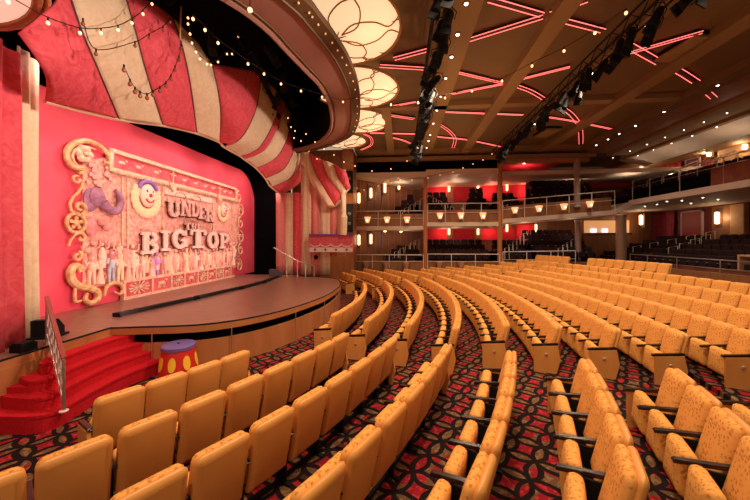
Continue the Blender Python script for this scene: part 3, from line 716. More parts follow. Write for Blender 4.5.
# elephant heads
ELE = noisy('grey violet elephant paint', (.30, .12, .19), (.42, .20, .27), 6)
mb = MB(); mb.ball((.06, 8.62-12, 4.2-SZ), (.12, .26, .3)); mb.ball((.03, 8.45-12, 4.1-SZ), (.05, .22, .36))
mb.tube(resample([(.1, 8.75-12, 4.05-SZ), (.14, 8.95-12, 3.85-SZ), (.14, 9.2-12, 3.85-SZ), (.12, 9.36-12, 4.1-SZ), (.12, 9.28-12, 4.4-SZ), (.12, 9.15-12, 4.48-SZ)], 20), [.15-.0045*i for i in range(20)], 10); mb.build('elephant_head', ELE, mu, True)
MB().tube([(.15, 8.8-12, 3.95-SZ), (.2, 9.1-12, 3.72-SZ)], [.035, .01], 6).build('tusk', PALEGOLD, mu, True)
mb = MB(); mb.ball((.05, 8.45-12, 3.3-SZ), (.08, .2, .3)); mb.tube(resample([(.08, 8.6-12, 3.45-SZ), (.1, 8.8-12, 3.4-SZ), (.1, 8.85-12, 3.25-SZ), (.1, 9.05-12, 3.28-SZ)], 12), [.08-.003*i for i in range(12)], 8); mb.build('elephant_head', noisy('rosy elephant paint', (.62, .20, .18), (.70, .30, .28), 6), mu, True)
for yy, zz, r in ((8.5, 4.85, .3), (8.9, 4.95, .22), (8.7, 4.65, .2)):
    mb = MB()
    for k in range(9): a = random.random()*6.28; q = random.random()*r; mb.ball((.05, yy-12+q*cos(a), zz-SZ+q*sin(a)), (.05, .07, .07), 6, 4)
    mb.build('foliage_relief', mat('pale foliage', (.72, .38, .30), .8), mu, True)
def clown(y, z, s, hat):
    mb = MB()
    for k in range(13):
        a = radians(150+240*k/12); mb.ball((.05, y-12+.36*s*cos(a), z-SZ-.08*s+.38*s*sin(a)), (.05, .13*s, .13*s), 8, 5)
    mb.build('clown_ruff', mat('pale yellow ruff', (.85, .62, .34), .7), mu, True)
    hd = MB().ball((.08, y-12, z-SZ), (.12, .24*s, .3*s), 14, 9).build('clown_face', mat('clown face paint', (.86, .62, .46), .6), mu, True)
    MB().ball((.2, y-12, z-SZ), (.05, .05*s, .05*s)).build('nose', PROPRED, hd, True)
    MB().tube([(.17, y-12+.12*s*cos(radians(a)), z-SZ-.08*s+.09*s*sin(radians(a))) for a in range(190, 351, 20)], .022*s, 6).build('mouth', PROPRED, hd, True)
    for d in (-.09, .09): MB().ball((.17, y-12+d*s, z-SZ+.1*s), (.02, .03*s, .045*s)).build('eye', mat('dark eye paint', (.05, .03, .06), .5), hd, True)
    mb = MB(); mb.tube([(.1, y-12+.27*s*cos(radians(a)), z-SZ+.16*s+.2*s*sin(radians(a))) for a in range(0, 181, 20)], .05*s, 8); mb.build('hat_band', hat, hd, True)
clown(10.48, 4.52, 1.4, mat('violet hat', (.30, .14, .42), .6)); clown(15.3, 4.45, 1.05, mat('pale hat', (.8, .5, .36), .6))

# ------------------------------------------------------------------ tent valance: stripes between measured edges (in metres on the proscenium)
def surf_between(name, m, A_, B_, parent, bulge, n=26, k=12, axis=0, wr=.035):
    a = resample(A_, n); b = resample(B_, n); rows = []
    for i in range(n):
        r = []
        for j in range(k):
            u = j/(k-1); p = [a[i][q]*(1-u)+b[i][q]*u for q in range(3)]
            d = bulge*sin(pi*u)+wr*sin(i*.9+j*1.3)*sin(pi*u)*.6
            if axis == 0: p[0] += d
            else: p[1] -= d
            r.append(tuple(p))
        rows.append(r)
    return MB().grid(rows).build(name, m, parent, 'all', solid=.04)
VB = [[(18, 33), (36, 58), (47, 80), (45, 101)], [(66, -12), (80, 30), (97, 70), (118, 119)], [(122, -12), (134, 30), (146, 75), (162, 125)], [(171, 17), (181, 45), (190, 88), (196, 133)],
      [(211, 64), (217, 90), (220, 115), (219, 142)], [(261, 75), (255, 110), (241, 137), (224, 147)], [(280, 98), (274, 120), (259, 147), (240, 156)], [(285, 105), (278, 126), (264, 150), (244, 159)],
      [(291, 120), (286, 140), (275, 158), (256, 168)], [(296, 138), (291, 156), (282, 170), (265, 178)], [(300, 147), (299, 164), (290, 178), (271, 187)], [(301, 149), (303, 163), (302, 180), (282, 195)]]
VX = [-6.05, -6.0, -6.3, -7.0]
VP = [[onX(q[0], q[1], VX[i]) for i, q in enumerate(L)] for L in VB]
va = empty('tent_valance'); tag(va, 'huge red and cream striped tent valance sweeping down across the top of the stage opening', 'drape')
vm = [TENTRED, TENTCREAM, TENTRED, TENTCREAM, TENTRED, TENTCREAM, TENTRED, TENTCREAM, TENTRED, TENTCREAM, TENTRED]
for i in range(11): surf_between('red_stripe' if vm[i] is TENTRED else 'cream_stripe', vm[i], VP[i], VP[i+1], va, .10 if i != 4 else .28)
# stitched seams
for i in (1, 2, 3, 4, 5, 6, 8, 9, 10): MB().tube([(p[0]+.03, p[1], p[2]) for p in resample(VP[i], 24)], .018, 5).build('seam', mat('dark seam', (.12, .03, .03), .8), va)
bot = resample([v[3] for v in VP], 50); MB().tube(bot, .05, 6).build('hem', TENTCREAM, va)
WB = [[(300, 148), (305, 170), (316, 190), (326, 207)], [(309, 153), (315, 172), (325, 190), (335, 206)], [(322, 160), (328, 177), (336, 188), (342, 197)], [(333, 164), (338, 178), (343, 185), (347, 191)], [(346, 172), (348, 178), (349, 183), (350, 187)]]
WP = [[onY(q[0], q[1], 17.35) for q in L] for L in WB]
sw = empty('tent_swag'); tag(sw, 'smaller striped tent swag tied back beside the balcony box on the far side', 'drape')
for i, m in enumerate([TENTCREAM, TENTRED, TENTCREAM, TENTRED]): surf_between('cream_stripe' if m is TENTCREAM else 'red_stripe', m, WP[i], WP[i+1], sw, .18, axis=1)
MB().tube(resample([w_[3] for w_ in WP], 16), .06, 6).build('hem', TENTCREAM, sw)
p = onY(343, 194, 17.2); MB().tube(resample([p, (p[0]+.05, p[1], p[2]-1.2), (p[0]+.02, p[1], p[2]-2.3)], 12), [.12]*6+[.2]*6, 8).build('tie_back_tail', TENTCREAM, sw)
# side drapes
def drape(path, z0, z1, amp, freq, m, name, parent=None, n=60, flare=0, rows=8):
    P = resample(path, n); R_ = []
    d = [0]
    for i in range(1, n): d.append(d[-1]+hypot(P[i][0]-P[i-1][0], P[i][1]-P[i-1][1]))
    for j in range(rows):
        v = j/(rows-1); r = []
        for i, p in enumerate(P):
            a = P[max(i-1, 0)]; b = P[min(i+1, n-1)]; dx, dy = b[0]-a[0], b[1]-a[1]; l = hypot(dx, dy) or 1
            o = amp*(1-.35*v)*(sin(d[i]*freq*2*pi+.5*sin(v*3))+.35*sin(d[i]*freq*4.7*pi+1+v))
            r.append((p[0]-dy/l*o, p[1]+dx/l*o, z0+(z1-z0)*v))
        R_.append(r)
    return MB().grid(R_).build(name, m, parent, 'all', solid=.03)
o = drape([(-6.2, 2.6), (-6.45, 4.0), (-6.95, 4.7), (-7.25, 5.3)], SZ, 6.4, .10, 2.0, TENTRED, 'side_curtain'); tag(o, 'tall red curtain at the left end of the stage', 'curtain')
o = drape([(-7.25, 5.32), (-7.6, 5.9)], SZ, 6.6, .06, 3.2, TENTCREAM, 'side_curtain', n=30); tag(o, 'narrow cream curtain hanging between the red side curtain and the mural', 'curtain')
sd = empty('striped_drapes'); tag(sd, 'vertical red and cream striped drapes at the far side of the stage', 'drape')
xb = [276, 285, 293, 301, 311, 320, 330, 337, 346]; cm = [TENTPINK, TENTCREAM, TENTRED, TENTCREAM, TENTPINK, TENTCREAM, TENTPINK, TENTCREAM]
for i in range(8):
    a = onY(xb[i], 250, 17.7); b = onY(xb[i+1], 250, 17.7); ztop = 5.7 if i < 3 else (7.4 if i < 6 else 7.0)
    drape([(a[0], 17.7), ((a[0]+b[0])/2, 17.62), (b[0], 17.7)], SZ if i < 6 else 2.0, ztop, .03, 3.2, cm[i], 'red_stripe' if cm[i] is not TENTCREAM else 'cream_stripe', sd, n=16)
# proscenium flank wall in wood
struct(MB().bb(-7.6, -3.25, 21.2, 21.4, 0, 9.2), 'wall_far', DARKWOOD)
struct(MB().bb(-5.6, -3.25, 21.05, 21.2, 0, 2.6), 'wall_far', FASCIA)
struct(MB().bb(-4.0, -3.25, 21.0, 21.2, 2.6, 9.2), 'trim_pilaster', FASCIA)
struct(MB().bb(-3.5, -3.28, 21.2, 22.9, 0, 9.2), 'wall_far', DARKWOOD)
# loudspeaker niches
for (y0, y1, lab) in ((171, 193, 'tall black loudspeaker set high in the wood pilaster left of the boxes'), (204, 232, 'black loudspeaker in the wood pilaster just above the balcony box')):
    a = onY(346.5, y1, 20.98); b = onY(353, y0, 20.98); t = empty('loudspeaker', ((a[0]+b[0])/2, 20.98, a[2])); tag(t, lab, 'speaker'); H_ = b[2]-a[2]; W_ = b[0]-a[0]
    MB().bb(-W_/2, W_/2, -.12, .02, 0, H_).build('cabinet', BLACK, t)
    for k in range(2): MB().lathe([(.11, 0), (.11, .02), (.05, .04)], n=14, ax='x').build('cone', mat('speaker cone', (.12, .1, .1), .4), t, True, loc=(0, -.12, H_*(.3+.35*k)), rz=-pi/2)
# balcony box
a = onY(310, 252, 17.2); b = onY(352, 234, 17.2)
t = empty('balcony_box', ((a[0]+b[0])/2, 17.2, a[2])); tag(t, 'small red balcony box with purple top rail, cream scallops and blue stars', 'balcony'); W_ = (b[0]-a[0])/2; H_ = b[2]-a[2]
MB().bb(-W_, W_, 0, .65, 0, H_-.1).build('panel', noisy('rose box panel', (.58, .06, .09), (.66, .12, .14), 8), t)
MB().bb(-W_-.05, W_+.05, -.06, .7, H_-.1, H_).build('top_rail', PURPLE, t)
MB().bb(-W_-.02, W_+.02, -.03, .02, 0, .26).build('lower_band', mat('cream band', (.78, .58, .48), .7), t)
n = 4
for i in range(n):
    c = -W_+(i+.5)*2*W_/n; r = W_/n
    MB().tube([(c+r*cos(radians(q)), -.03, H_*.48+.18*sin(radians(q))) for q in range(180, 361, 20)], .03, 6).build('scallop', mat('cream band', (.78, .58, .48), .7), t)
    s5 = [(.1*(1 if k % 2 == 0 else .42)*cos(pi/2+k*pi/5), .1*(1 if k % 2 == 0 else .42)*sin(pi/2+k*pi/5)) for k in range(10)]
    m_ = MB().prismX(s5, -.01, .01); o = m_.build('star', BLUE, t, loc=(c, -.045, .14), rz=pi/2)
t = empty('stage_sconce', (-4.9, 17.55, 1.95)); tag(t, 'small dark lamp on the wood wall under the balcony box', 'lamp')
MB().ball((0, 0, 0), .13).build('lamp_head', BLACK, t, True); MB().bb(-.03, .03, .05, .2, -.03, .03).build('arm', BLACK, t)

# ------------------------------------------------------------------ curved canopy over the stage front
outer = [(-7.6, 2.4), (-5.2, 3.0), (-3.2, 4.3)]+[onZ(*q, 7.9)[:2] for q in [(302, 0), (320, 20), (338, 44), (350, 64), (358, 86), (360.5, 108), (358, 126), (349, 139), (324, 149)]]+[(-6.0, 17.5), (-7.6, 17.9)]
inner = [(-7.6, 3.9), (-6.0, 4.2), (-4.6, 5.0)]+[onZ(*q, 7.9)[:2] for q in [(228, 0), (266, 28), (304, 68), (322, 88), (331, 110), (330, 130), (318, 142), (301, 148)]]+[(-6.4, 16.6), (-7.6, 16.9)]
inner.insert(5, tuple((a+b)/2 for a, b in zip(inner[4], inner[5])))
NO = 70; oo = resample(outer, NO); ii = resample(inner, NO)
mid_ = inset(oo, .34)
struct(MB().grid([[(p[0], p[1], 7.9) for p in mid_], [(p[0], p[1], 7.9) for p in ii]]), 'ceiling_canopy', CANOPY, smooth=True)
struct(MB().grid([[(p[0], p[1], 7.9) for p in ii], [(p[0], p[1], 8.1) for p in inset(ii, .12)], [(p[0], p[1], 10.6) for p in inset(ii, .15)]]), 'wall_canopy_inside', BLACKMATTE)
struct(MB().grid([[(p[0], p[1], 7.9) for p in mid_], [(p[0], p[1], 7.93) for p in oo], [(p[0], p[1], 8.1) for p in oo], [(p[0], p[1], 8.15) for p in inset(oo, .3)]]), 'trim_canopy_band', OLIVE, smooth=True)
struct(MB().tube([(p[0], p[1], 7.88) for p in ii], .07, 6), 'trim_canopy_lip', CANOPY)
struct(MB().tube([(p[0], p[1], 7.89) for p in inset(ii, -.14)], .025, 5), 'trim_canopy_lip', OLIVE)
struct(MB().tube([(p[0], p[1], 7.88) for p in mid_], .035, 5), 'trim_canopy_lip', OLIVE)
cb = inset(oo, .12); kk = 0
for i in range(14, 52, 2):
    kk += 1; p = cb[i]; o = MB().ball((0, 0, 0), .025, 8, 5).build('marquee_bulb', mat('dim marquee bulb', (.9, .6, .3), .4, emit=(1, .5, .2), es=.4), loc=(p[0], p[1], 7.9))
    tag(o, f'tiny amber bulb on the canopy rim, {ordn(kk)} from the top of the photo', 'bulb', 'amber bulbs along the canopy band')
# hanging stage gear inside the opening
for i in range(16):
    y = 6.5+i*.62+random.uniform(-.15, .15); x = -4.9+random.uniform(-.9, .9)-.045*(y-11)**2
    t = copy_tree(fx); t.location = (x, y, 8.9+random.uniform(-.3, .3)); t.rotation_euler = (random.uniform(-.6, .6), random.uniform(-.6, .6), 0)
    tag(t, f'black spotlight in the dark opening above the stage, {ordn(i+1)} from the near end', 'stage light', 'spotlights in the dark stage opening')

# ivory scalloped shades around the canopy
def shade(cx, cy, z, a0, r, depth, label, span=300, tiltz=0):
    cx -= .1
    t = empty('fabric_shade', (cx, cy, z), a0); tag(t, label, 'light shade', 'ivory ribbed light shades around the canopy')
    rows = []; nr, na = 8, 28
    for i in range(nr):
        u = i/(nr-1); row = []
        for j in range(na):
            a = radians(-span/2+span*j/(na-1)); rr = r*(.03+.97*u)
            row.append((rr*cos(a), rr*sin(a)*.98, depth*(u*u)-.05))
        rows.append(row)
    MB().grid(rows).build('fabric', SAIL, t, 'all', solid=.02)
    def pt(u, a): rr = r*u; return (rr*cos(a), rr*sin(a)*.98, depth*u*u-.075)
    MB().tube([pt(1.0, radians(-span/2+span*j/30)) for j in range(31)],   .045, 8).build('rim', SAILRIB, t, True)
    for a in (-62, -8, 45): MB().tube([pt(.05, radians(a)), pt(1, radians(a))], .018, 5).build('strut', mat('dark strut', (.10, .03, .02), .5), t)
    for k, a in enumerate((-75, -48, -20, 18, 50, 78)):
        s_ = 1 if k % 2 else -1
        MB().tube(resample([pt(.12, radians(a+s_*14)), pt(.4, radians(a+s_*20)), pt(.65, radians(a)), pt(.82, radians(a-s_*16)), pt(.99, radians(a-s_*8))], 16), .02, 6).build('rib', SAILRIB, t)
shade(-1.75, 8.75, 8.75, radians(0), 1.85, .28, 'largest ivory fabric shade with gold ribs, at the top of the photo beside the canopy')
shade(-1.75, 12.35, 8.75, radians(6), 1.75, .28, 'second ivory ribbed fabric shade beside the canopy, below the largest one')
shade(-2.1, 15.7, 8.75, radians(18), 1.6, .28, 'third ivory ribbed shade along the canopy edge')
shade(-3.4, 18.6, 8.75, radians(30), 1.4, .28, 'last small ivory ribbed shade where the canopy meets the far wall')
t = empty('fabric_shade', (-7.4, 2.7, 6.6)); tag(t, 'round ivory fabric shade with gold rim cut by the top left corner', 'light shade')
R_ = 2.4
MB().grid([[(R_*u*cos(2*pi*j/40), R_*u*sin(2*pi*j/40), .25*u*u) for j in range(41)] for u in (.02, .2, .4, .6, .8, 1)]).build('fabric', PIV, t, 'all', solid=.02)
MB().tube([(R_*cos(2*pi*j/48), R_*sin(2*pi*j/48), .24) for j in range(48)], .07, 8, True).build('rim', SAILRIB, t, True)
MB().tube([((R_+.12)*cos(2*pi*j/48), (R_+.12)*sin(2*pi*j/48), .27) for j in range(48)], .04, 8, True).build('rim', GOLD, t, True)
for x, y, a in ((-1.75, 8.75, 0), (-1.75, 12.35, 0), (-2.1, 15.7, 0)): lamp('POINT', 'shade_glow', (x+1.0, y, 8.1), None, 10, (1, .62, .32), .3)

# ------------------------------------------------------------------ festoon strings
def festoon(px, planef, label, bulbs=None, r=.04, sag=.0, m=BULB, every=True, wire=.008):
    r *= .62; P = [planef(*q) for q in px]; O = P[0]
    t = empty('festoon_string', O); tag(t, label, 'string lights')
    W_ = [tuple(a-b for a, b in zip(p, O)) for p in P]
    MB().tube([(p[0], p[1], p[2]+.09) for p in resample(W_, 8*len(W_))], wire, 5).build('cord', BLACK, t)
    for i, p in enumerate(W_):
        b = MB().ball(p, (r, r, r*1.25), 10, 7).build('bulb', m, t, True)
        MB().lathe([(r*.45, 0), (r*.45, .07)], c=(p[0], p[1], p[2]+r), n=8).build('socket', BLACK, b)
pX = lambda X: (lambda x, y: onX(x, y, X)); pZ = lambda Z: (lambda x, y: onZ(x, y, Z)); pY = lambda Y: (lambda x, y: onY(x, y, Y))
DIM = mat('unlit amber bulb', (.35, .10, .04), .2)
festoon([(8, 2), (48, 23), (80, 33), (101, 33), (118, 30), (132, 23), (143, 14), (152, 4)], pX(-5.5), 'festoon of glowing bulbs across the upper left of the tent valance')
festoon([(83, 24), (96, 54), (135, 46), (149, 38), (163, 30), (170, 22)], pX(-5.55), 'sagging festoon of unlit bulbs just below the glowing one on the valance', m=DIM, r=.05)
festoon([(124, 70), (130, 84), (135, 92), (140, 96), (147, 98), (153, 95), (160, 91), (166, 86), (171, 79), (175, 70), (179, 60), (181, 48)], pX(-5.6), 'deep loop of unlit brown bulbs hanging low on the striped valance', m=DIM, r=.065)
festoon([(188, 18), (188, 24), (190, 34), (192, 43), (196, 52), (200, 59), (207, 64), (211, 65), (218, 62), (227, 54), (232, 54), (238, 37)], pX(-5.2), 'cluster of small starry bulbs looping beside the dark opening over the valance', r=.04)
festoon([(193, 19), (205, 30), (218, 43), (248, 64), (264, 74), (281, 84), (301, 91), (322, 97), (343, 102), (363, 100), (391, 105), (418, 103), (445, 98), (472, 91), (502, 81), (532, 66), (564, 51), (595, 33), (626, 13)], lambda x, y: onZ(x, y, 7.7), 'very long festoon of bulbs running from the valance across the hall toward the rear ceiling', r=.05)
festoon([(288, 118), (291, 127), (297, 126), (295, 131), (306, 134), (294, 138), (301, 141), (315, 142)], pY(15.2), 'small cluster of bulbs over the far end of the valance', r=.045)
festoon([(309, 151), (324, 149), (317, 159), (334, 155), (344, 162), (355, 166)], pY(16.9), 'short festoon of bulbs from the canopy to the wood pilaster', r=.045)
festoon([(355, 166), (372, 171), (391, 169), (407, 161), (413, 153), (418, 148)], pY(20.8), 'festoon of bulbs across the top of the left boxes', r=.05)
festoon([(357, 188), (364, 190), (372, 191), (378, 186), (388, 180), (391, 183), (398, 178)], pY(22.3), 'lower festoon of bulbs inside the upper left box', r=.035)
festoon([(400, 180), (412, 180), (428, 178), (440, 175), (453, 172), (463, 168), (473, 164), (483, 160), (492, 154), (501, 148)], pY(21.6), 'festoon of bulbs rising from the boxes to the second truss', r=.045)
o = MB().ball((0, 0, 0), .05, 10, 7).build('hanging_bulb', BULB, smooth=True, loc=onZ(250, 10, 7.6)); tag(o, 'single bright bulb hanging under the terracotta canopy near the frame top', 'bulb')
t = MB().tube([(0, 0, .08), (0, 0, .3)], .01, 5).build('cord', BLACK, o)
t = empty('hanging_pole', onX(180, 40, -5.6)); tag(t, 'short amber pole standing at the valance edge by the dark opening', 'pole')
MB().tube([(0, 0, 0), (.03, 0, .85)], .02, 6).build('shaft', GOLD, t)

# ------------------------------------------------------------------ auditorium seats
def make_seat():
    s = empty('auditorium_seat')
    MB().pad(.508, .72, .07, .07, .03, .034, (-.165, 0, .225), .235, .02).build('back_shell', SHELL, s, 'all')
    MB().pad(.500, .615, .10, .075, .04, .045, (-.195, 0, .32), .24, .014).build('backrest', FABRIC, s, 'all')
    MB().pad(.45, .44, .14, .06, .05, .05, (-.41, 0, .125), .10, -.01).build('seat_cushion', FABRIC, s, 'all')
    add_arm(s, .27)
    m = MB(); m.bb(-.42, -.20, .258, .282, .02, .50); m.bb(-.46, -.12, .245, .295, 0, .03); m.bb(-.30, -.26, -.27, .27, 0, .05)
    m.build('standard', BLACK, s); s.scale = (1.05, 1.05, SEATH/.935)
    return s
def add_arm(s, y):
    m = MB(); prof = [(-.60, .50), (-.61, .52), (-.59, .54), (-.12, .60), (-.10, .58), (-.12, .56)]
    n = len(prof); vs = [(x, y-.026, z) for x, z in prof]+[(x, y+.026, z) for x, z in prof]
    m.add(vs, [tuple(range(n)), tuple(range(n, 2*n))[::-1]]+[(i, n+i, n+(i+1) % n, (i+1) % n) for i in range(n)])
    m.build('armrest', ARMWOOD, s)
def make_end(side):
    """side -1: the aisle is on the seat's -y side, +1: on its +y side"""
    s = copy_tree(SEAT); y = side*.285
    if side < 0: add_arm(s, -.27)
    poly = [(-.56, .0), (-.14, .0), (-.07, .28), (-.12, .55), (-.57, .50)]
    m = MB(); n = len(poly); vs = [(x, y-.02, z) for x, z in poly]+[(x, y+.02, z) for x, z in poly]
    m.add(vs, [tuple(range(n)), tuple(range(n, 2*n))[::-1]]+[(i, n+i, n+(i+1) % n, (i+1) % n) for i in range(n)])
    e = m.build('end_panel', ENDWOOD, s)
    MB().lathe([(.032, -.0), (.032, .012), (.018, .016)], n=14, ax='x').build('aisle_light', mat('chrome aisle light', (.9, .85, .8), .2, .9), e, True, loc=(-.33, y+side*.02, .36), rz=side*pi/2)
    return s
SEAT = make_seat(); ENDN = make_end(-1); ENDP = make_end(1)
protos = {0: SEAT, -1: ENDN, 1: ENDP}; used = set()
cands = []
NEAR_END = [-24.5]+[-18.2]*12
C_START = [-13.3, -14.4, -14.6, -14.9, -13.2, -12.9, -12.9, -13.1]+[-13.1]*5
C_END = [12.4, 13.9, 15.2, 16.2, 17.3, 17.7, 18.0, 18.0, 17.6, 17.2, 16.8, 15.6, 14.8]
F_START = [23, 16.2, 17.6, 18.4, 19.3, 19.5, 19.8, 19.6, 19.2, 18.8, 18.3, 16.8, 17.4]
F_END = [32.6, 35.8, 36.5, 33, 30.5, 29.3, 30.6, 29.5, 27.9, 25.9, 25.1, 25.3, 22.8]
def addrow(block, k, a0, a1, anchor, ends):
    """anchor 'hi' packs seats against angle a1, 'lo' against a0"""
    step = math.degrees((.54 if block == 'near' and k == 0 else (.582 if block == 'near' else .566))/RR(k)); n = int(round((a1-a0)/step))
    if anchor == 'fit' and n: step = (a1-a0)/n
    for j in range(n):
        a = (a1-(j+.5)*step) if anchor == 'hi' else (a0+(j+.5)*step)
        e = 0
        if anchor == 'hi' and j == 0 and 'hi' in ends: e = 1
        if anchor == 'hi' and j == n-1 and 'lo' in ends: e = -1
        if anchor != 'hi' and j == 0 and 'lo' in ends: e = -1
        if anchor != 'hi' and j == n-1 and 'hi' in ends: e = 1
        cands.append((block, k, j+1, radians(a), e))
addrow('near', 0, -32.8, -24.5, 'hi', ('hi', 'lo'))
for k in range(1, 9): addrow('near', k, -60, NEAR_END[k], 'hi', ('hi',))
for k in range(0, 12): addrow('centre', k, C_START[k], C_END[k], 'fit', ('lo', 'hi'))
addrow('centre', 12, 5.2, 14.6, 'fit', ()); 
for k in range(0, 12): addrow('far', k, F_START[k], F_END[k], 'fit', ('lo',))
addrow('far', 12, 17.3, 22.8, 'fit', ())
vis = []
for blk, k, j, a, e in cands:
    r = RR(k); x, y = CX0+r*cos(a), CY0+r*sin(a); z = FZ(k); px, py, d = project(x, y, z+.95)
    px2, py2, d2 = project(x-.4*cos(a), y-.4*sin(a), z+.6)
    if y > 22.25: continue
    if d < .9 or d2 < .5 or min(px, px2) > 775 or max(px, px2) < -30 or min(py, py2) > 508: continue
    if hypot(x, y) < 1.25: continue
    vis.append((d, blk, k, j, a, e, x, y, z))
vis.sort()
BN = {'near': 'near block', 'centre': 'centre block', 'far': 'far block'}
for n, (d, blk, k, j, a, e, x, y, z) in enumerate(vis):
    if n >= 300: break
    if e in used: o = copy_tree(protos[e])
    else: o = protos[e]; used.add(e)
    o.location = (x, y, z); o.rotation_euler = (0, 0, a)
    tag(o, f'mustard theatre seat, {ordn(j)} from the {"near " if blk == "centre" else ""}aisle, {ordn(k+1)} row of the {BN[blk]}', 'seat', f'mustard seats in the {ordn(k+1)} row of the {BN[blk]}')
# the seats beyond the three hundred largest, as one lot
rest = MB()
me_parts = {'back': MB().pad(.52, .68, .14, .09, .03, .04, (-.17, 0, .34), .24), 'pan': MB().pad(.47, .46, .14, .07, .05, .045, (-.43, 0, .14), .10)}
for d, blk, k, j, a, e, x, y, z in vis[300:]:
    for mb in me_parts.values(): rest.add([(x+p[0]*cos(a)-p[1]*sin(a), y+p[0]*sin(a)+p[1]*cos(a), z+p[2]) for p in mb.v], mb.f)
if rest.v: tag(rest.build('distant_seats', FABRIC, smooth='all'), 'most distant mustard theatre seats in front of the far boxes', 'seats', kind='stuff')
print('SEATS visible', len(vis))

# ------------------------------------------------------------------ dark seats for boxes and balconies
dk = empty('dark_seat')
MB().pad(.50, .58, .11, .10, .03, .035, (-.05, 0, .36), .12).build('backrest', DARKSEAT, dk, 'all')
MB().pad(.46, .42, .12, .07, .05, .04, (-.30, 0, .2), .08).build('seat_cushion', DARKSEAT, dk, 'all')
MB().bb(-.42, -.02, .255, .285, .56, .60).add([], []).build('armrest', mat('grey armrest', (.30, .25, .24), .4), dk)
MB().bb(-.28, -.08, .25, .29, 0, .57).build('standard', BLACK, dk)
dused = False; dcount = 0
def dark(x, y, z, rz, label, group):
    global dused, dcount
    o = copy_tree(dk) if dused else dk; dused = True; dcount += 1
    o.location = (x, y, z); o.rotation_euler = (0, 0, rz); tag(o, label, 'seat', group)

# ------------------------------------------------------------------ far side boxes
WY = 22.7
def rail(pts, h, label, nm='guard_rail', posts=4, m=WHITEPAINT, mid=(.5,), r=.03):
    O = pts[0]; t = empty(nm, O); tag(t, label, 'railing')
    L = [(p[0]-O[0], p[1]-O[1], p[2]-O[2]) for p in pts]
    MB().tube([(p[0], p[1], p[2]+h) for p in L], r, 6).build('top_rail', m, t)
    for f in mid: MB().tube([(p[0], p[1], p[2]+h*f) for p in L], r*.55, 6).build('mid_rail', m, t)
    Q = resample(L, posts) if len(L) > 2 else [tuple(L[0][q]+(L[1][q]-L[0][q])*i/(posts-1) for q in range(3)) for i in range(posts)]
    for p in Q: MB().tube([(p[0], p[1], p[2]), (p[0], p[1], p[2]+h)], r*.8, 6).build('post', m, t)
def cup(x, y, z, label, rz=0, m=None):
    t = empty('cup_sconce', (x, y, z), rz); tag(t, label, 'wall lamp', 'flared cup lamps on the box fronts')
    MB().lathe([(.10, -.2), (.12, -.2), (.24, .22), (.21, .22)], n=14).build('lamp_shade', m or CUPGLASS, t, True)
    MB().ball((0, -.05, -.03), (.08, .16, .09), 8, 6).build('bulb', mat('cup bulb', (1, .8, .5), .3, emit=(1, .62, .3), es=9), t, True)
    MB().bb(-.13, .13, -.13, .13, -.24, -.2).build('base', SILVER, t)
def pill(x, y, z, label, h=.55, r=.085, rz=0):
    t = empty('wall_sconce', (x, y, z), rz); tag(t, label, 'wall lamp', 'glowing tube sconces')
    MB().lathe([(r*.5, -h/2), (r, -h/2+.05), (r, h/2-.05), (r*.5, h/2)], n=12).build('lamp_glass', SCONCE, t, True)
    MB().bb(-.02, .02, 0, .15, -.04, .04).build('bracket', BLACK, t)
    MB().bb(-r*1.6, r*1.6, .12, .16, -h*.8, h*.8).build('back_plate', mat('dark bronze plate', (.08, .035, .02), .5), t)
# bay frames (x0, x1, slab top, lower floor)
struct(MB().bb(-3.55, -3.35, 22.5, 22.9, 0, 8.2), 'trim_column', CREAM)
def column(x, y, z0, z1, r, label, m=FASCIA):
    t = empty('column', (x, y, z0)); tag(t, label, 'column')
    MB().lathe([(r, 0), (r, z1-z0)], n=20).build('shaft', m, t, True)
    MB().lathe([(r*1.25, 0), (r*1.25, .1), (r, .16)], n=20).build('base', m, t, True)
    MB().lathe([(r, z1-z0-.15), (r*1.2, z1-z0-.1), (r*1.2, z1-z0)], n=20).build('capital', SILVER, t, True)
column(1.75, 22.55, 0, 7.6, .14, 'slim brown column between the first and second boxes'); column(6.95, 22.55, 0, 8.9, .16, 'slim brown column between the second and third boxes')
column(onY(577, 200, 22.6)[0], 22.6, 5.2, 8.8, .2, 'round pale column in the upper rear corner box', mat('taupe column', (.34, .24, .20), .4, .3)); column(onY(578, 240, 23.8)[0], 23.8, 1.0, 4.4, .2, 'round column inside the lower rear corner box', mat('taupe column', (.34, .24, .20), .4, .3))
column(14.9, 22.4, .9, 4.7, .3, 'thick round column carrying the corner of the balcony', mat('bronze column', (.30, .17, .11), .4, .3))
# slabs
struct(MB().bb(-3.4, 1.7, 22.55, 29.5, 3.7, 3.96), 'floor_box', CREAM)
struct(MB().bb(1.75, 6.95, 22.45, 28, 3.93, 4.22), 'floor_box', CREAM)
def sloped(x0, x1, y0, y1, za, zb, th, m, name):
    return struct(MB().add([(x0, y0, za-th), (x1, y0, zb-th), (x1, y1, zb-th), (x0, y1, za-th), (x0, y0, za), (x1, y0, zb), (x1, y1, zb), (x0, y1, za)],
                  [(0, 3, 2, 1), (4, 5, 6, 7), (0, 1, 5, 4), (1, 2, 6, 5), (2, 3, 7, 6), (3, 0, 4, 7)]), name, m)
sloped(7.0, 14.6, 22.5, 29, 4.42, 5.0, .3, CREAM, 'floor_box')
struct(MB().bb(-3.4, 1.8, 22.45, 29, 7.5, 7.85), 'trim_box_header', CREAM); struct(MB().bb(1.8, 6.95, 22.45, 29, 7.62, 8.0), 'trim_box_header', CREAM)
struct(MB().bb(7.1, 12.9, 22.45, 22.9, 8.35, 8.75), 'trim_box_header', FASCIA); sloped(7.1, 21, 23.5, 29, 8.0, 8.1, .3, CREAM, 'trim_box_header')
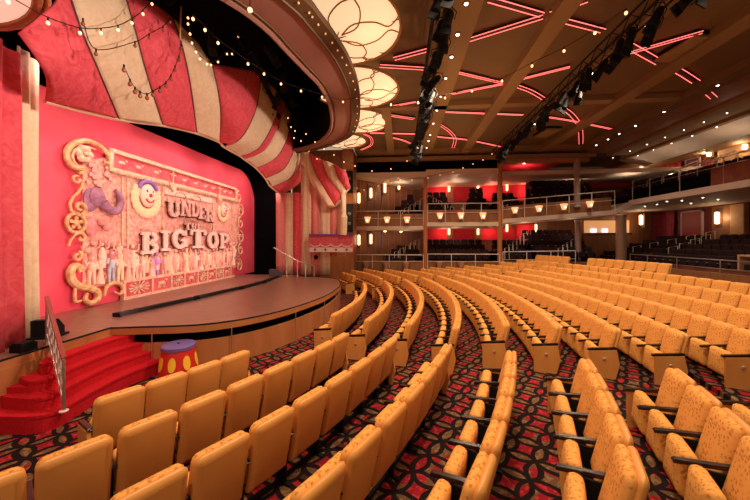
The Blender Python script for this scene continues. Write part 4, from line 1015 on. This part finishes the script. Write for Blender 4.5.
struct(MB().bb(7.1, 12.0, 22.9, 28, 8.75, 8.9), 'ceiling_box', REDWALL)
struct(MB().bb(-3.4, 21.5, 22.6, 29.5, .85, 1.0), 'floor_box', DARKWOOD)
struct(MB().bb(-3.4, 14.5, 22.5, 22.6, 0, 1.45), 'wall_box_front', DARKWOOD)
# box walls
w1 = MB().add([(-3.3, 22.95, 1), (1.2, 28.2, 1), (1.2, 28.2, 7.5), (-3.3, 22.95, 7.5)], [(0, 1, 2, 3)]); struct(w1, 'wall_box', DARKWOOD)
struct(MB().bb(1.0, 1.9, 28.0, 28.2, 1, 7.6), 'wall_box', DARKWOOD)
for i in range(9):
    u = (i+.5)/9; p = (-3.3+4.5*u, 22.95+5.25*u); struct(MB().box((p[0]-.0, p[1]-.03, 4.2), (.05, .03, 6.4), atan2(5.25, 4.5)), 'trim_panel_joint', mat('gold joint', (.42, .2, .08), .4))
struct(MB().bb(1.7, 12.6, 27.8, 28, 1, 9.1), 'wall_box', DARKWOOD)
for x0, x1, z0, z1 in ((1.9, 10.6, 6.35, 7.7), (1.9, 9.9, 2.95, 3.95)):
    struct(MB().bb(x0, x1, 27.66, 27.8, z0, z1), 'wall_red_panel', REDWALL)
struct(MB().bb(9.9, 11.4, 27.55, 27.8, 1.6, 4.3), 'wall_red_panel', REDWALL)
for x, z, pw in ((3.6, 7.3, 22), (7.6, 7.3, 22), (3.6, 3.75, 16), (7.6, 3.85, 16), (10.6, 3.85, 14), (10.6, 7.3, 20)):
    lamp('POINT', 'red_panel_light', (x, 27.0, z-.15), None, pw*1.6, (1, .35, .25), .1)  # reddish point lamps just in front of the red panels
def onW(x, y, off=.25):          # the diagonal wood wall of the left boxes
    r = ray(x, y); a = (-3.3+off*.76, 22.95-off*.65); d = (4.5, 5.25)
    t = (a[0]*d[1]-a[1]*d[0])/(r[0]*d[1]-r[1]*d[0]); return (r[0]*t, r[1]*t, EYE+r[2]*t)
for i, q in enumerate([(359, 198), (371, 193), (385, 188), (399, 185), (421, 189)]):
    p = onW(*q); pill(*p, f'glowing upright tube sconce on the wood wall of the upper left box, {ordn(i+1)} from left', .75, .09, rz=.86)
for i, q in enumerate([(359, 240), (371, 239)]): p = onW(*q); pill(*p, f'glowing upright tube sconce in the lower left box, {ordn(i+1)} from left', .75, .09, rz=.86)
for i, q in enumerate([(385, 230.5), (401, 231)]): p = onW(*q); pill(*p, f'small lamp under the slab in the lower left box, {ordn(i+1)} from left', .25, .12, rz=.86)
for i, q in enumerate([(449, 188), (478, 188), (507, 187), (537, 186)]): p = onY(*q, 27.55); pill(*p, f'glowing tube sconce on the red wall of the upper boxes, {ordn(i+1)} from left', .65, .085)
for i, q in enumerate([(449, 231), (478, 231), (507, 228), (536, 228)]): p = onY(*q, 27.55); pill(*p, f'glowing tube sconce on the red wall of the lower boxes, {ordn(i+1)} from left', .65, .085)
for x in (450, 478): 
    for yy, zz in ((231, 3.4), (188, 7)): p = onY(x, yy, 27.6); struct(MB().bb(p[0]-.3, p[0]+.3, 27.6, 27.8, zz-1.2, zz+.6), 'trim_pilaster', DARKWOOD)
# box fronts: wood panel with cup lamps, rail above
struct(MB().bb(-3.3, 1.6, 22.62, 22.7, 3.96, 4.85), 'wall_box_front', DARKWOOD); struct(MB().bb(1.9, 6.9, 22.52, 22.6, 4.22, 5.1), 'wall_box_front', DARKWOOD)
sloped(7.1, 14.4, 22.58, 22.66, 5.3, 5.9, .9, DARKWOOD, 'wall_box_front')
for i, q in enumerate([(367.5, 220), (387, 220), (407, 220)]): p = onY(*q, 22.35); cup(p[0], p[1], p[2], f'glowing flared cup lamp on the front of the upper left box, {ordn(i+1)} from left')
for i, q in enumerate([(440, 216), (461, 216), (483, 216)]): p = onY(*q, 22.3); cup(p[0], p[1], p[2], f'glowing flared cup lamp on the second upper box front, {ordn(i+1)} from left')
for i, q in enumerate([(515, 210.5), (539, 209), (564, 207), (590, 204.5)]): p = onY(*q, 22.3); cup(p[0], p[1], p[2], f'glowing flared cup lamp on the third upper box front, {ordn(i+1)} from left')
unl = mat('unlit cup glass', (.50, .26, .15), .5)
for i, q in enumerate([(366, 266), (386, 266), (406, 266), (439, 265), (461, 265)]):
    p = onY(*q, 22.3); t = empty('cup_sconce', p); tag(t, f'dim cup lamp on the low wall behind the mustard seats, {ordn(i+1)} from left', 'wall lamp', 'dim cup lamps on the low wall')
    MB().lathe([(.10, -.2), (.12, -.2), (.25, .24), (.21, .24)], n=14).build('lamp_shade', unl, t, True); MB().bb(-.1, .1, .05, .2, -.2, -.1).build('bracket', BLACK, t)
rail([(-3.3, 22.55, 4.0), (1.6, 22.55, 4.0)], 1.06, 'pale metal railing in front of the upper left box', posts=4)
rail([(1.9, 22.45, 4.25), (6.9, 22.45, 4.25)], 1.3, 'pale metal railing in front of the second upper box', posts=5)
rail([(7.1, 22.4, 4.45), (14.5, 22.4, 5.05)], 1.25, 'pale railing climbing along the third upper box', posts=6)
rail([(-3.3, 22.45, .9), (1.6, 22.45, .9)], .98, 'pale metal railing of the lower left box', posts=5)
rail([(1.9, 22.4, .9), (6.9, 22.4, .9)], 1.05, 'pale metal railing of the second lower box', posts=4)
rail([(7.1, 22.35, 1.0), (11.9, 22.3, 1.1)], 1.12, 'pale metal railing of the third lower box behind the last mustard rows', posts=4)
# dark seats in the boxes (facing the hall) rising to the back
def tiers(x0, x1, y0, z0, nrow, dy, dz, desc, sp=.56, shift=0, face=pi/2, skip=0):
    for r in range(nrow):
        xa = x0+shift*r; n = int((x1-xa)/sp)
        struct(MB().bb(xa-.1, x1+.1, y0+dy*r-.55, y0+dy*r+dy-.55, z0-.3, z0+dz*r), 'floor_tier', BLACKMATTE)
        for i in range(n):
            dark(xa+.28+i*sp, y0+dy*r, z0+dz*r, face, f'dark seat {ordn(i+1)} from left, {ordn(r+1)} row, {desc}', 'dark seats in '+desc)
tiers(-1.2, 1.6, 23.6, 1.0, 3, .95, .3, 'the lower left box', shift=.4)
tiers(-1.0, 1.6, 23.8, 4.1, 4, .95, .60, 'the upper left box', shift=.5)
tiers(2.0, 6.8, 23.7, 1.3, 3, .95, .38, 'the second lower box')
tiers(2.1, 4.0, 23.8, 4.4, 4, .9, .55, 'left half of the second upper box'); tiers(4.9, 6.8, 23.8, 4.6, 4, .9, .58, 'the right half of the second upper box', shift=.25)
tiers(7.3, 9.8, 23.8, 1.3, 3, .95, .36, 'left part of the third lower box'); tiers(9.9, 14.2, 23.8, 1.5, 4, .9, .45, 'right part of the third lower box')
tiers(7.3, 9.0, 23.8, 4.8, 3, .95, .5, 'left part of the third upper box'); tiers(9.5, 14.6, 23.6, 5.1, 4, .9, .68, 'the right part of the third upper box', shift=.3)
# stair rails inside the boxes
def steprail(x, y, z, dxx, dzz, n, lab, dyy=.35):
    t = empty('aisle_rail', (x, y, z)); tag(t, lab, 'railing')
    for i in range(n):
        a = (i*dxx, i*dyy, i*dzz)
        MB().tube([(a[0], a[1], a[2]), (a[0], a[1], a[2]+.85), (a[0]+dxx*.7, a[1], a[2]+.85+dzz*.4), (a[0]+dxx*.7, a[1], a[2])], .022, 6).build('hoop', WHITEPAINT, t)
steprail(3.9, 23.4, 4.5, -.36, .3, 5, 'white stepped aisle rails on the left of the second upper box', .6); steprail(-.2, 23.4, 4.2, .45, .32, 5, 'white stepped aisle rails in the upper left box', .6)
steprail(-.5, 23.4, 1.2, .42, .22, 5, 'white stepped aisle rails in the lower left box', .6); steprail(4.4, 23.3, 4.4, .2, .2, 3, 'white stepped aisle rails right of the gap in the second upper box', .6)
steprail(7.5, 23.2, 1.5, .45, .22, 7, 'white stepped aisle rails climbing the third lower box', .5); steprail(7.4, 23.2, 4.6, .4, .12, 5, 'white aisle rails on the left of the third upper box', .5)
steprail(11.2, 23.2, 1.5, .5, .2, 5, 'pale aisle rails at the right of the third lower box', .4)
# control booth window and red wing curtains
struct(MB().bb(12.6, 21.5, 28.0, 28.2, 1, 9.1), 'wall_far_corner', DARKWOOD)
t = empty('control_booth', onY(601, 227, 27.6)); tag(t, 'warmly lit control booth opening above the dark seats under the balcony', 'booth window')
MB().bb(-1.2, 2.3, .1, .3, -.5, .55).build('lit_opening', mat('lit booth wall', (.6, .32, .14), .6, emit=(1, .45, .16), es=.55), t)
MB().bb(-1.3, 2.4, -.1, .25, -.62, -.5).build('counter', BLACK, t)
MB().bb(-1.3, 2.4, -.02, .25, -2.6, -.62).build('front_panel', DARKWOOD, t)
for x in (-.6, .3, 1.7): MB().bb(x-.22, x+.22, -.05, 0, -.45, -.15).build('screen', mat('screen glow', (.5, .6, 1), .4, emit=(.6, .7, 1), es=2.2), t)
RCURT = noisy('deep red curtain', (.25, .012, .02), (.36, .02, .03), 4, 3)
o = drape([(10.4, 26.8), (11.5, 26.8)], 5.4, 9.0, .08, 2.5, noisy('plum curtain', (.22, .015, .03), (.32, .02, .04), 4, 3), 'wing_curtain', n=30); tag(o, 'dark plum curtain inside the third upper box', 'curtain')

# ------------------------------------------------------------------ rear terraces and balcony on the right
BXX = 15.5
struct(MB().bb(14.0, 14.15, -2, 22.4, .9, 1.45), 'wall_rear_parapet', DARKWOOD)
rail([(BXX-.15, 5, 1.0), (BXX-.15, 14, 1.0), (BXX-.15, 22.2, 1.05)], .95, 'long steel railing between the last mustard rows and the dark rear seats', posts=9, m=SILVER, mid=(.55,))
struct(MB().bb(BXX-.1, BXX+.05, -2, 22.4, .9, 1.55), 'wall_rear_parapet', noisy('cherry parapet', (.16, .04, .02), (.22, .06, .03), 3))
for r in range(5):
    x = 16.6+r*1.0; z = 1.15+.30*r
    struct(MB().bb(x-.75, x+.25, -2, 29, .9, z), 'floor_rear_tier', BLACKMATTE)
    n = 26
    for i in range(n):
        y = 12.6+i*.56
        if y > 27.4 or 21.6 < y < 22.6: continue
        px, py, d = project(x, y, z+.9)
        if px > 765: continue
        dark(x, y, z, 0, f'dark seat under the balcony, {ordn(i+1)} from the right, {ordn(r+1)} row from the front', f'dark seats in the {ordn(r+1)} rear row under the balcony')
struct(MB().bb(20.85, 21.3, -2, 29, .9, 2.49), 'floor_rear_tier', BLACKMATTE)
struct(MB().bb(21.3, 21.5, -2, 29, .9, 9.1), 'wall_right', noisy('plum wall', (.16, .02, .02), (.2, .03, .03), 3))
for y0, y1, lab in ((16.5, 20.6, 'dark plum curtain on the rear wall at the right edge of the photo'), (25.9, 28.8, 'dark red pleated curtain on the rear wall left of the red door')):
    o = drape([(21.15, y0), (21.15, y1)], 2.2, 5.2, .08, 2.2, noisy('plum curtain', (.22, .015, .03), (.32, .02, .04), 4, 3), 'wall_curtain'); tag(o, lab, 'curtain')
t = empty('rear_door', (21.2, 24.5, 2.5)); tag(t, 'red door in a pale frame on the rear wall under the balcony', 'door')
MB().bb(-.06, 0, -.75, .75, 0, 2.5).build('door_leaf', mat('red door paint', (.30, .01, .015), .5), t)
m = MB(); m.bb(-.1, .02, -.85, -.75, 0, 2.6); m.bb(-.1, .02, .75, .85, 0, 2.6); m.bb(-.1, .02, -.85, .85, 2.5, 2.6); m.build('door_frame', mat('mauve frame', (.45, .3, .3), .5), t)
struct(MB().bb(21.0, 21.3, 20.9, 21.7, .9, 5.2), 'trim_pilaster', noisy('tan pilaster', (.50, .28, .12), (.56, .32, .15), 3)); struct(MB().bb(21.05, 21.3, 21.7, 22.9, .9, 5.2), 'trim_pilaster', DARKWOOD)
for q, X, lab in (((717, 218), 20.9, 'glowing double sconce on the rear wall right of the red door'), ((641, 220), 20.9, 'glowing double sconce on the rear wall beside the booth')):
    p = onX(*q, X) if q[0] > 700 else onY(*q, 26.8); pill(*p, lab, .8, .12, rz=-pi/2); lamp('POINT', 'sconce_glow', (p[0]-.3, p[1]-.2, p[2]), None, 30, WARM, .1)
t = empty('exit_sign', onX(700, 205, 21.0)); tag(t, 'small lit white fitting on the soffit above the red door', 'ceiling light')
MB().bb(-.2, .2, -.3, .3, -.05, .05).build('lens', WHITEBULB, t); MB().bb(-.22, .22, -.34, .34, .05, .1).build('housing', BLACK, t)
# white tables and equipment at the rail
t = empty('desk', (16.3, 15.3, 1.2)); tag(t, 'pale wooden desk frame among the dark seats at the right edge', 'desk')
tan_ = mat('pale desk wood', (.55, .28, .16), .5)
MB().bb(-.3, .3, -1.3, .9, .95, 1.03).build('top', tan_, t)
for y in (-1.25, .85): MB().bb(-.3, .3, y-.04, y+.04, 0, .95).build('leg', tan_, t)
steprail(17.2, 24.6, 1.6, .8, .25, 5, 'white aisle rails climbing among the dark seats under the balcony', -.5)
steprail(17.5, 21.9, 1.6, .8, .25, 4, 'white aisle rails beside the red door aisle', .15)
# balcony slab, fascia and rail
slab = MB(); y0 = -2
slab.bb(BXX-.05, 21.5, -2, 22.3, 5.28, 5.55); struct(slab, 'floor_balcony', noisy('taupe soffit', (.42, .30, .23), (.5, .36, .28), 1))
struct(MB().bb(BXX-.15, BXX-.04, -2, 22.35, 5.3, 5.62), 'trim_balcony_edge', CREAM)
sloped(14.4, 15.6, 22.2, 29, 5.0, 5.55, .3, CREAM, 'floor_balcony'); struct(MB().bb(15.5, 21.5, 22.2, 29, 5.28, 5.55), 'floor_balcony', noisy('taupe soffit', (.42, .30, .23), (.5, .36, .28), 1))
struct(MB().bb(BXX-.02, BXX+.06, -2, 16.9, 5.65, 6.5), 'wall_balcony_front', noisy('cherry fascia', (.20, .045, .02), (.27, .07, .03), 3))
struct(MB().bb(BXX+.02, BXX+.10, 16.9, 22.3, 5.6, 6.3), 'wall_balcony_front', BLACKMATTE)
rail([(BXX, 5, 5.6), (BXX, 14, 5.6), (BXX, 22.2, 5.55)], 1.35, 'long pale steel railing along the rear balcony front', posts=9, m=SILVER, mid=(.7,))
for i, q in enumerate([(657, 204), (682, 200), (703, 197), (667, 201), (718, 199), (691, 203), (645, 206)]):
    p = onZ(*q, 5.27); downlight((p[0], p[1], 5.28), f'small downlight under the rear balcony, {ordn(i+1)} counted along it', 'downlights under the balcony', .06)
for y in (13, 17, 21): lamp('SPOT', 'under_balcony_light', (17.5, y, 5.2), (17.8, y, 0), 170, WARM, .1, 140, 1)
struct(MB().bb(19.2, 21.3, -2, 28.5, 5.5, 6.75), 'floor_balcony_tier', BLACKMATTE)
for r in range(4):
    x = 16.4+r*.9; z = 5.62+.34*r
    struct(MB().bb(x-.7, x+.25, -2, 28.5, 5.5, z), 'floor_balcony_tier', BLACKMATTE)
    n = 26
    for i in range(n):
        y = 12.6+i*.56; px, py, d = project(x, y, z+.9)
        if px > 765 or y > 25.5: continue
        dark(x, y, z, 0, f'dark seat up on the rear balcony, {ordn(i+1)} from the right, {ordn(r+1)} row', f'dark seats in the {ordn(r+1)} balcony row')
for i in range(4):
    y = 18.2+i*1.15; t = empty('aisle_rail', (16.0, y, 5.9)); tag(t, f'white slanting aisle rail on the rear balcony, {ordn(i+1)} from the right', 'railing', 'white aisle rails on the balcony')
    for k in range(3): MB().tube([(k*1.1, .1*k, .45*k), (k*1.1, .1*k, .45*k+.9), (k*1.1+1.0, .1*k, .45*k+1.3), (k*1.1+1.0, .1*k, .45*k+.5)], .02, 6).build('hoop', WHITEPAINT, t)
# upper rear wall: red curtain, door, tan wall with sconces
def rearpanel(x0, x1, X, z0, z1): a = onX(x0, 160, X); b = onX(x1, 160, X); return (a[1], b[1])
ya, yb = rearpanel(683, 661, 21.1, 0, 0)
o = drape([(21.0, ya), (21.0, yb)], 6.5, 8.9, .08, 2.0, noisy('bright red curtain', (.34, .012, .02), (.46, .02, .03), 4, 3), 'wall_curtain'); tag(o, 'red pleated curtain on the upper rear wall behind the balcony seats', 'curtain')
ya, yb = rearpanel(700, 684, 21.1, 0, 0)
t = empty('rear_door', (21.2, (ya+yb)/2, 6.75)); tag(t, 'dark red doorway on the upper rear wall beside the red curtain', 'door')
w_ = abs(yb-ya)/2; MB().bb(-.05, 0, -w_*.8, w_*.8, 0, 2.1).build('door_leaf', mat('dark red door paint', (.12, .01, .015), .5), t)
m = MB(); m.bb(-.1, .02, -w_*.9, -w_*.8, 0, 2.2); m.bb(-.1, .02, w_*.8, w_*.9, 0, 2.2); m.bb(-.1, .02, -w_*.9, w_*.9, 2.1, 2.2); m.build('door_frame', mat('mauve frame', (.45, .3, .3), .5), t)
ya, yb = rearpanel(780, 717, 21.1, 0, 0); struct(MB().bb(21.15, 21.3, min(ya, yb), max(ya, yb), 5.6, 8.9), 'wall_right', noisy('tan rear wall', (.42, .22, .10), (.48, .26, .12), 2))
for q, X, lab in (((709, 154), 21.0, 'glowing sconce on the tan upper rear wall'), ((745, 147), 21.0, 'glowing sconce at the right edge behind the balcony seats')):
    p = onX(*q, X); pill(*p, lab, .35, .12, rz=-pi/2); lamp('POINT', 'sconce_glow', (p[0]-.3, p[1], p[2]), None, 35, WARM, .1)
p = onY(638, 169, 27.6); pill(*p, 'glowing sconce on the wall between the red band and the curtain upstairs', .45, .12); lamp('POINT', 'sconce_glow', (p[0], p[1]-.4, p[2]), None, 30, WARM, .1)
a = onY(566, 175, 27.7); b = onY(628, 165, 27.7); struct(MB().bb(a[0], b[0], 27.7, 27.9, 7.4, 9.0), 'wall_red_panel', REDWALL)
print('DARK', dcount)
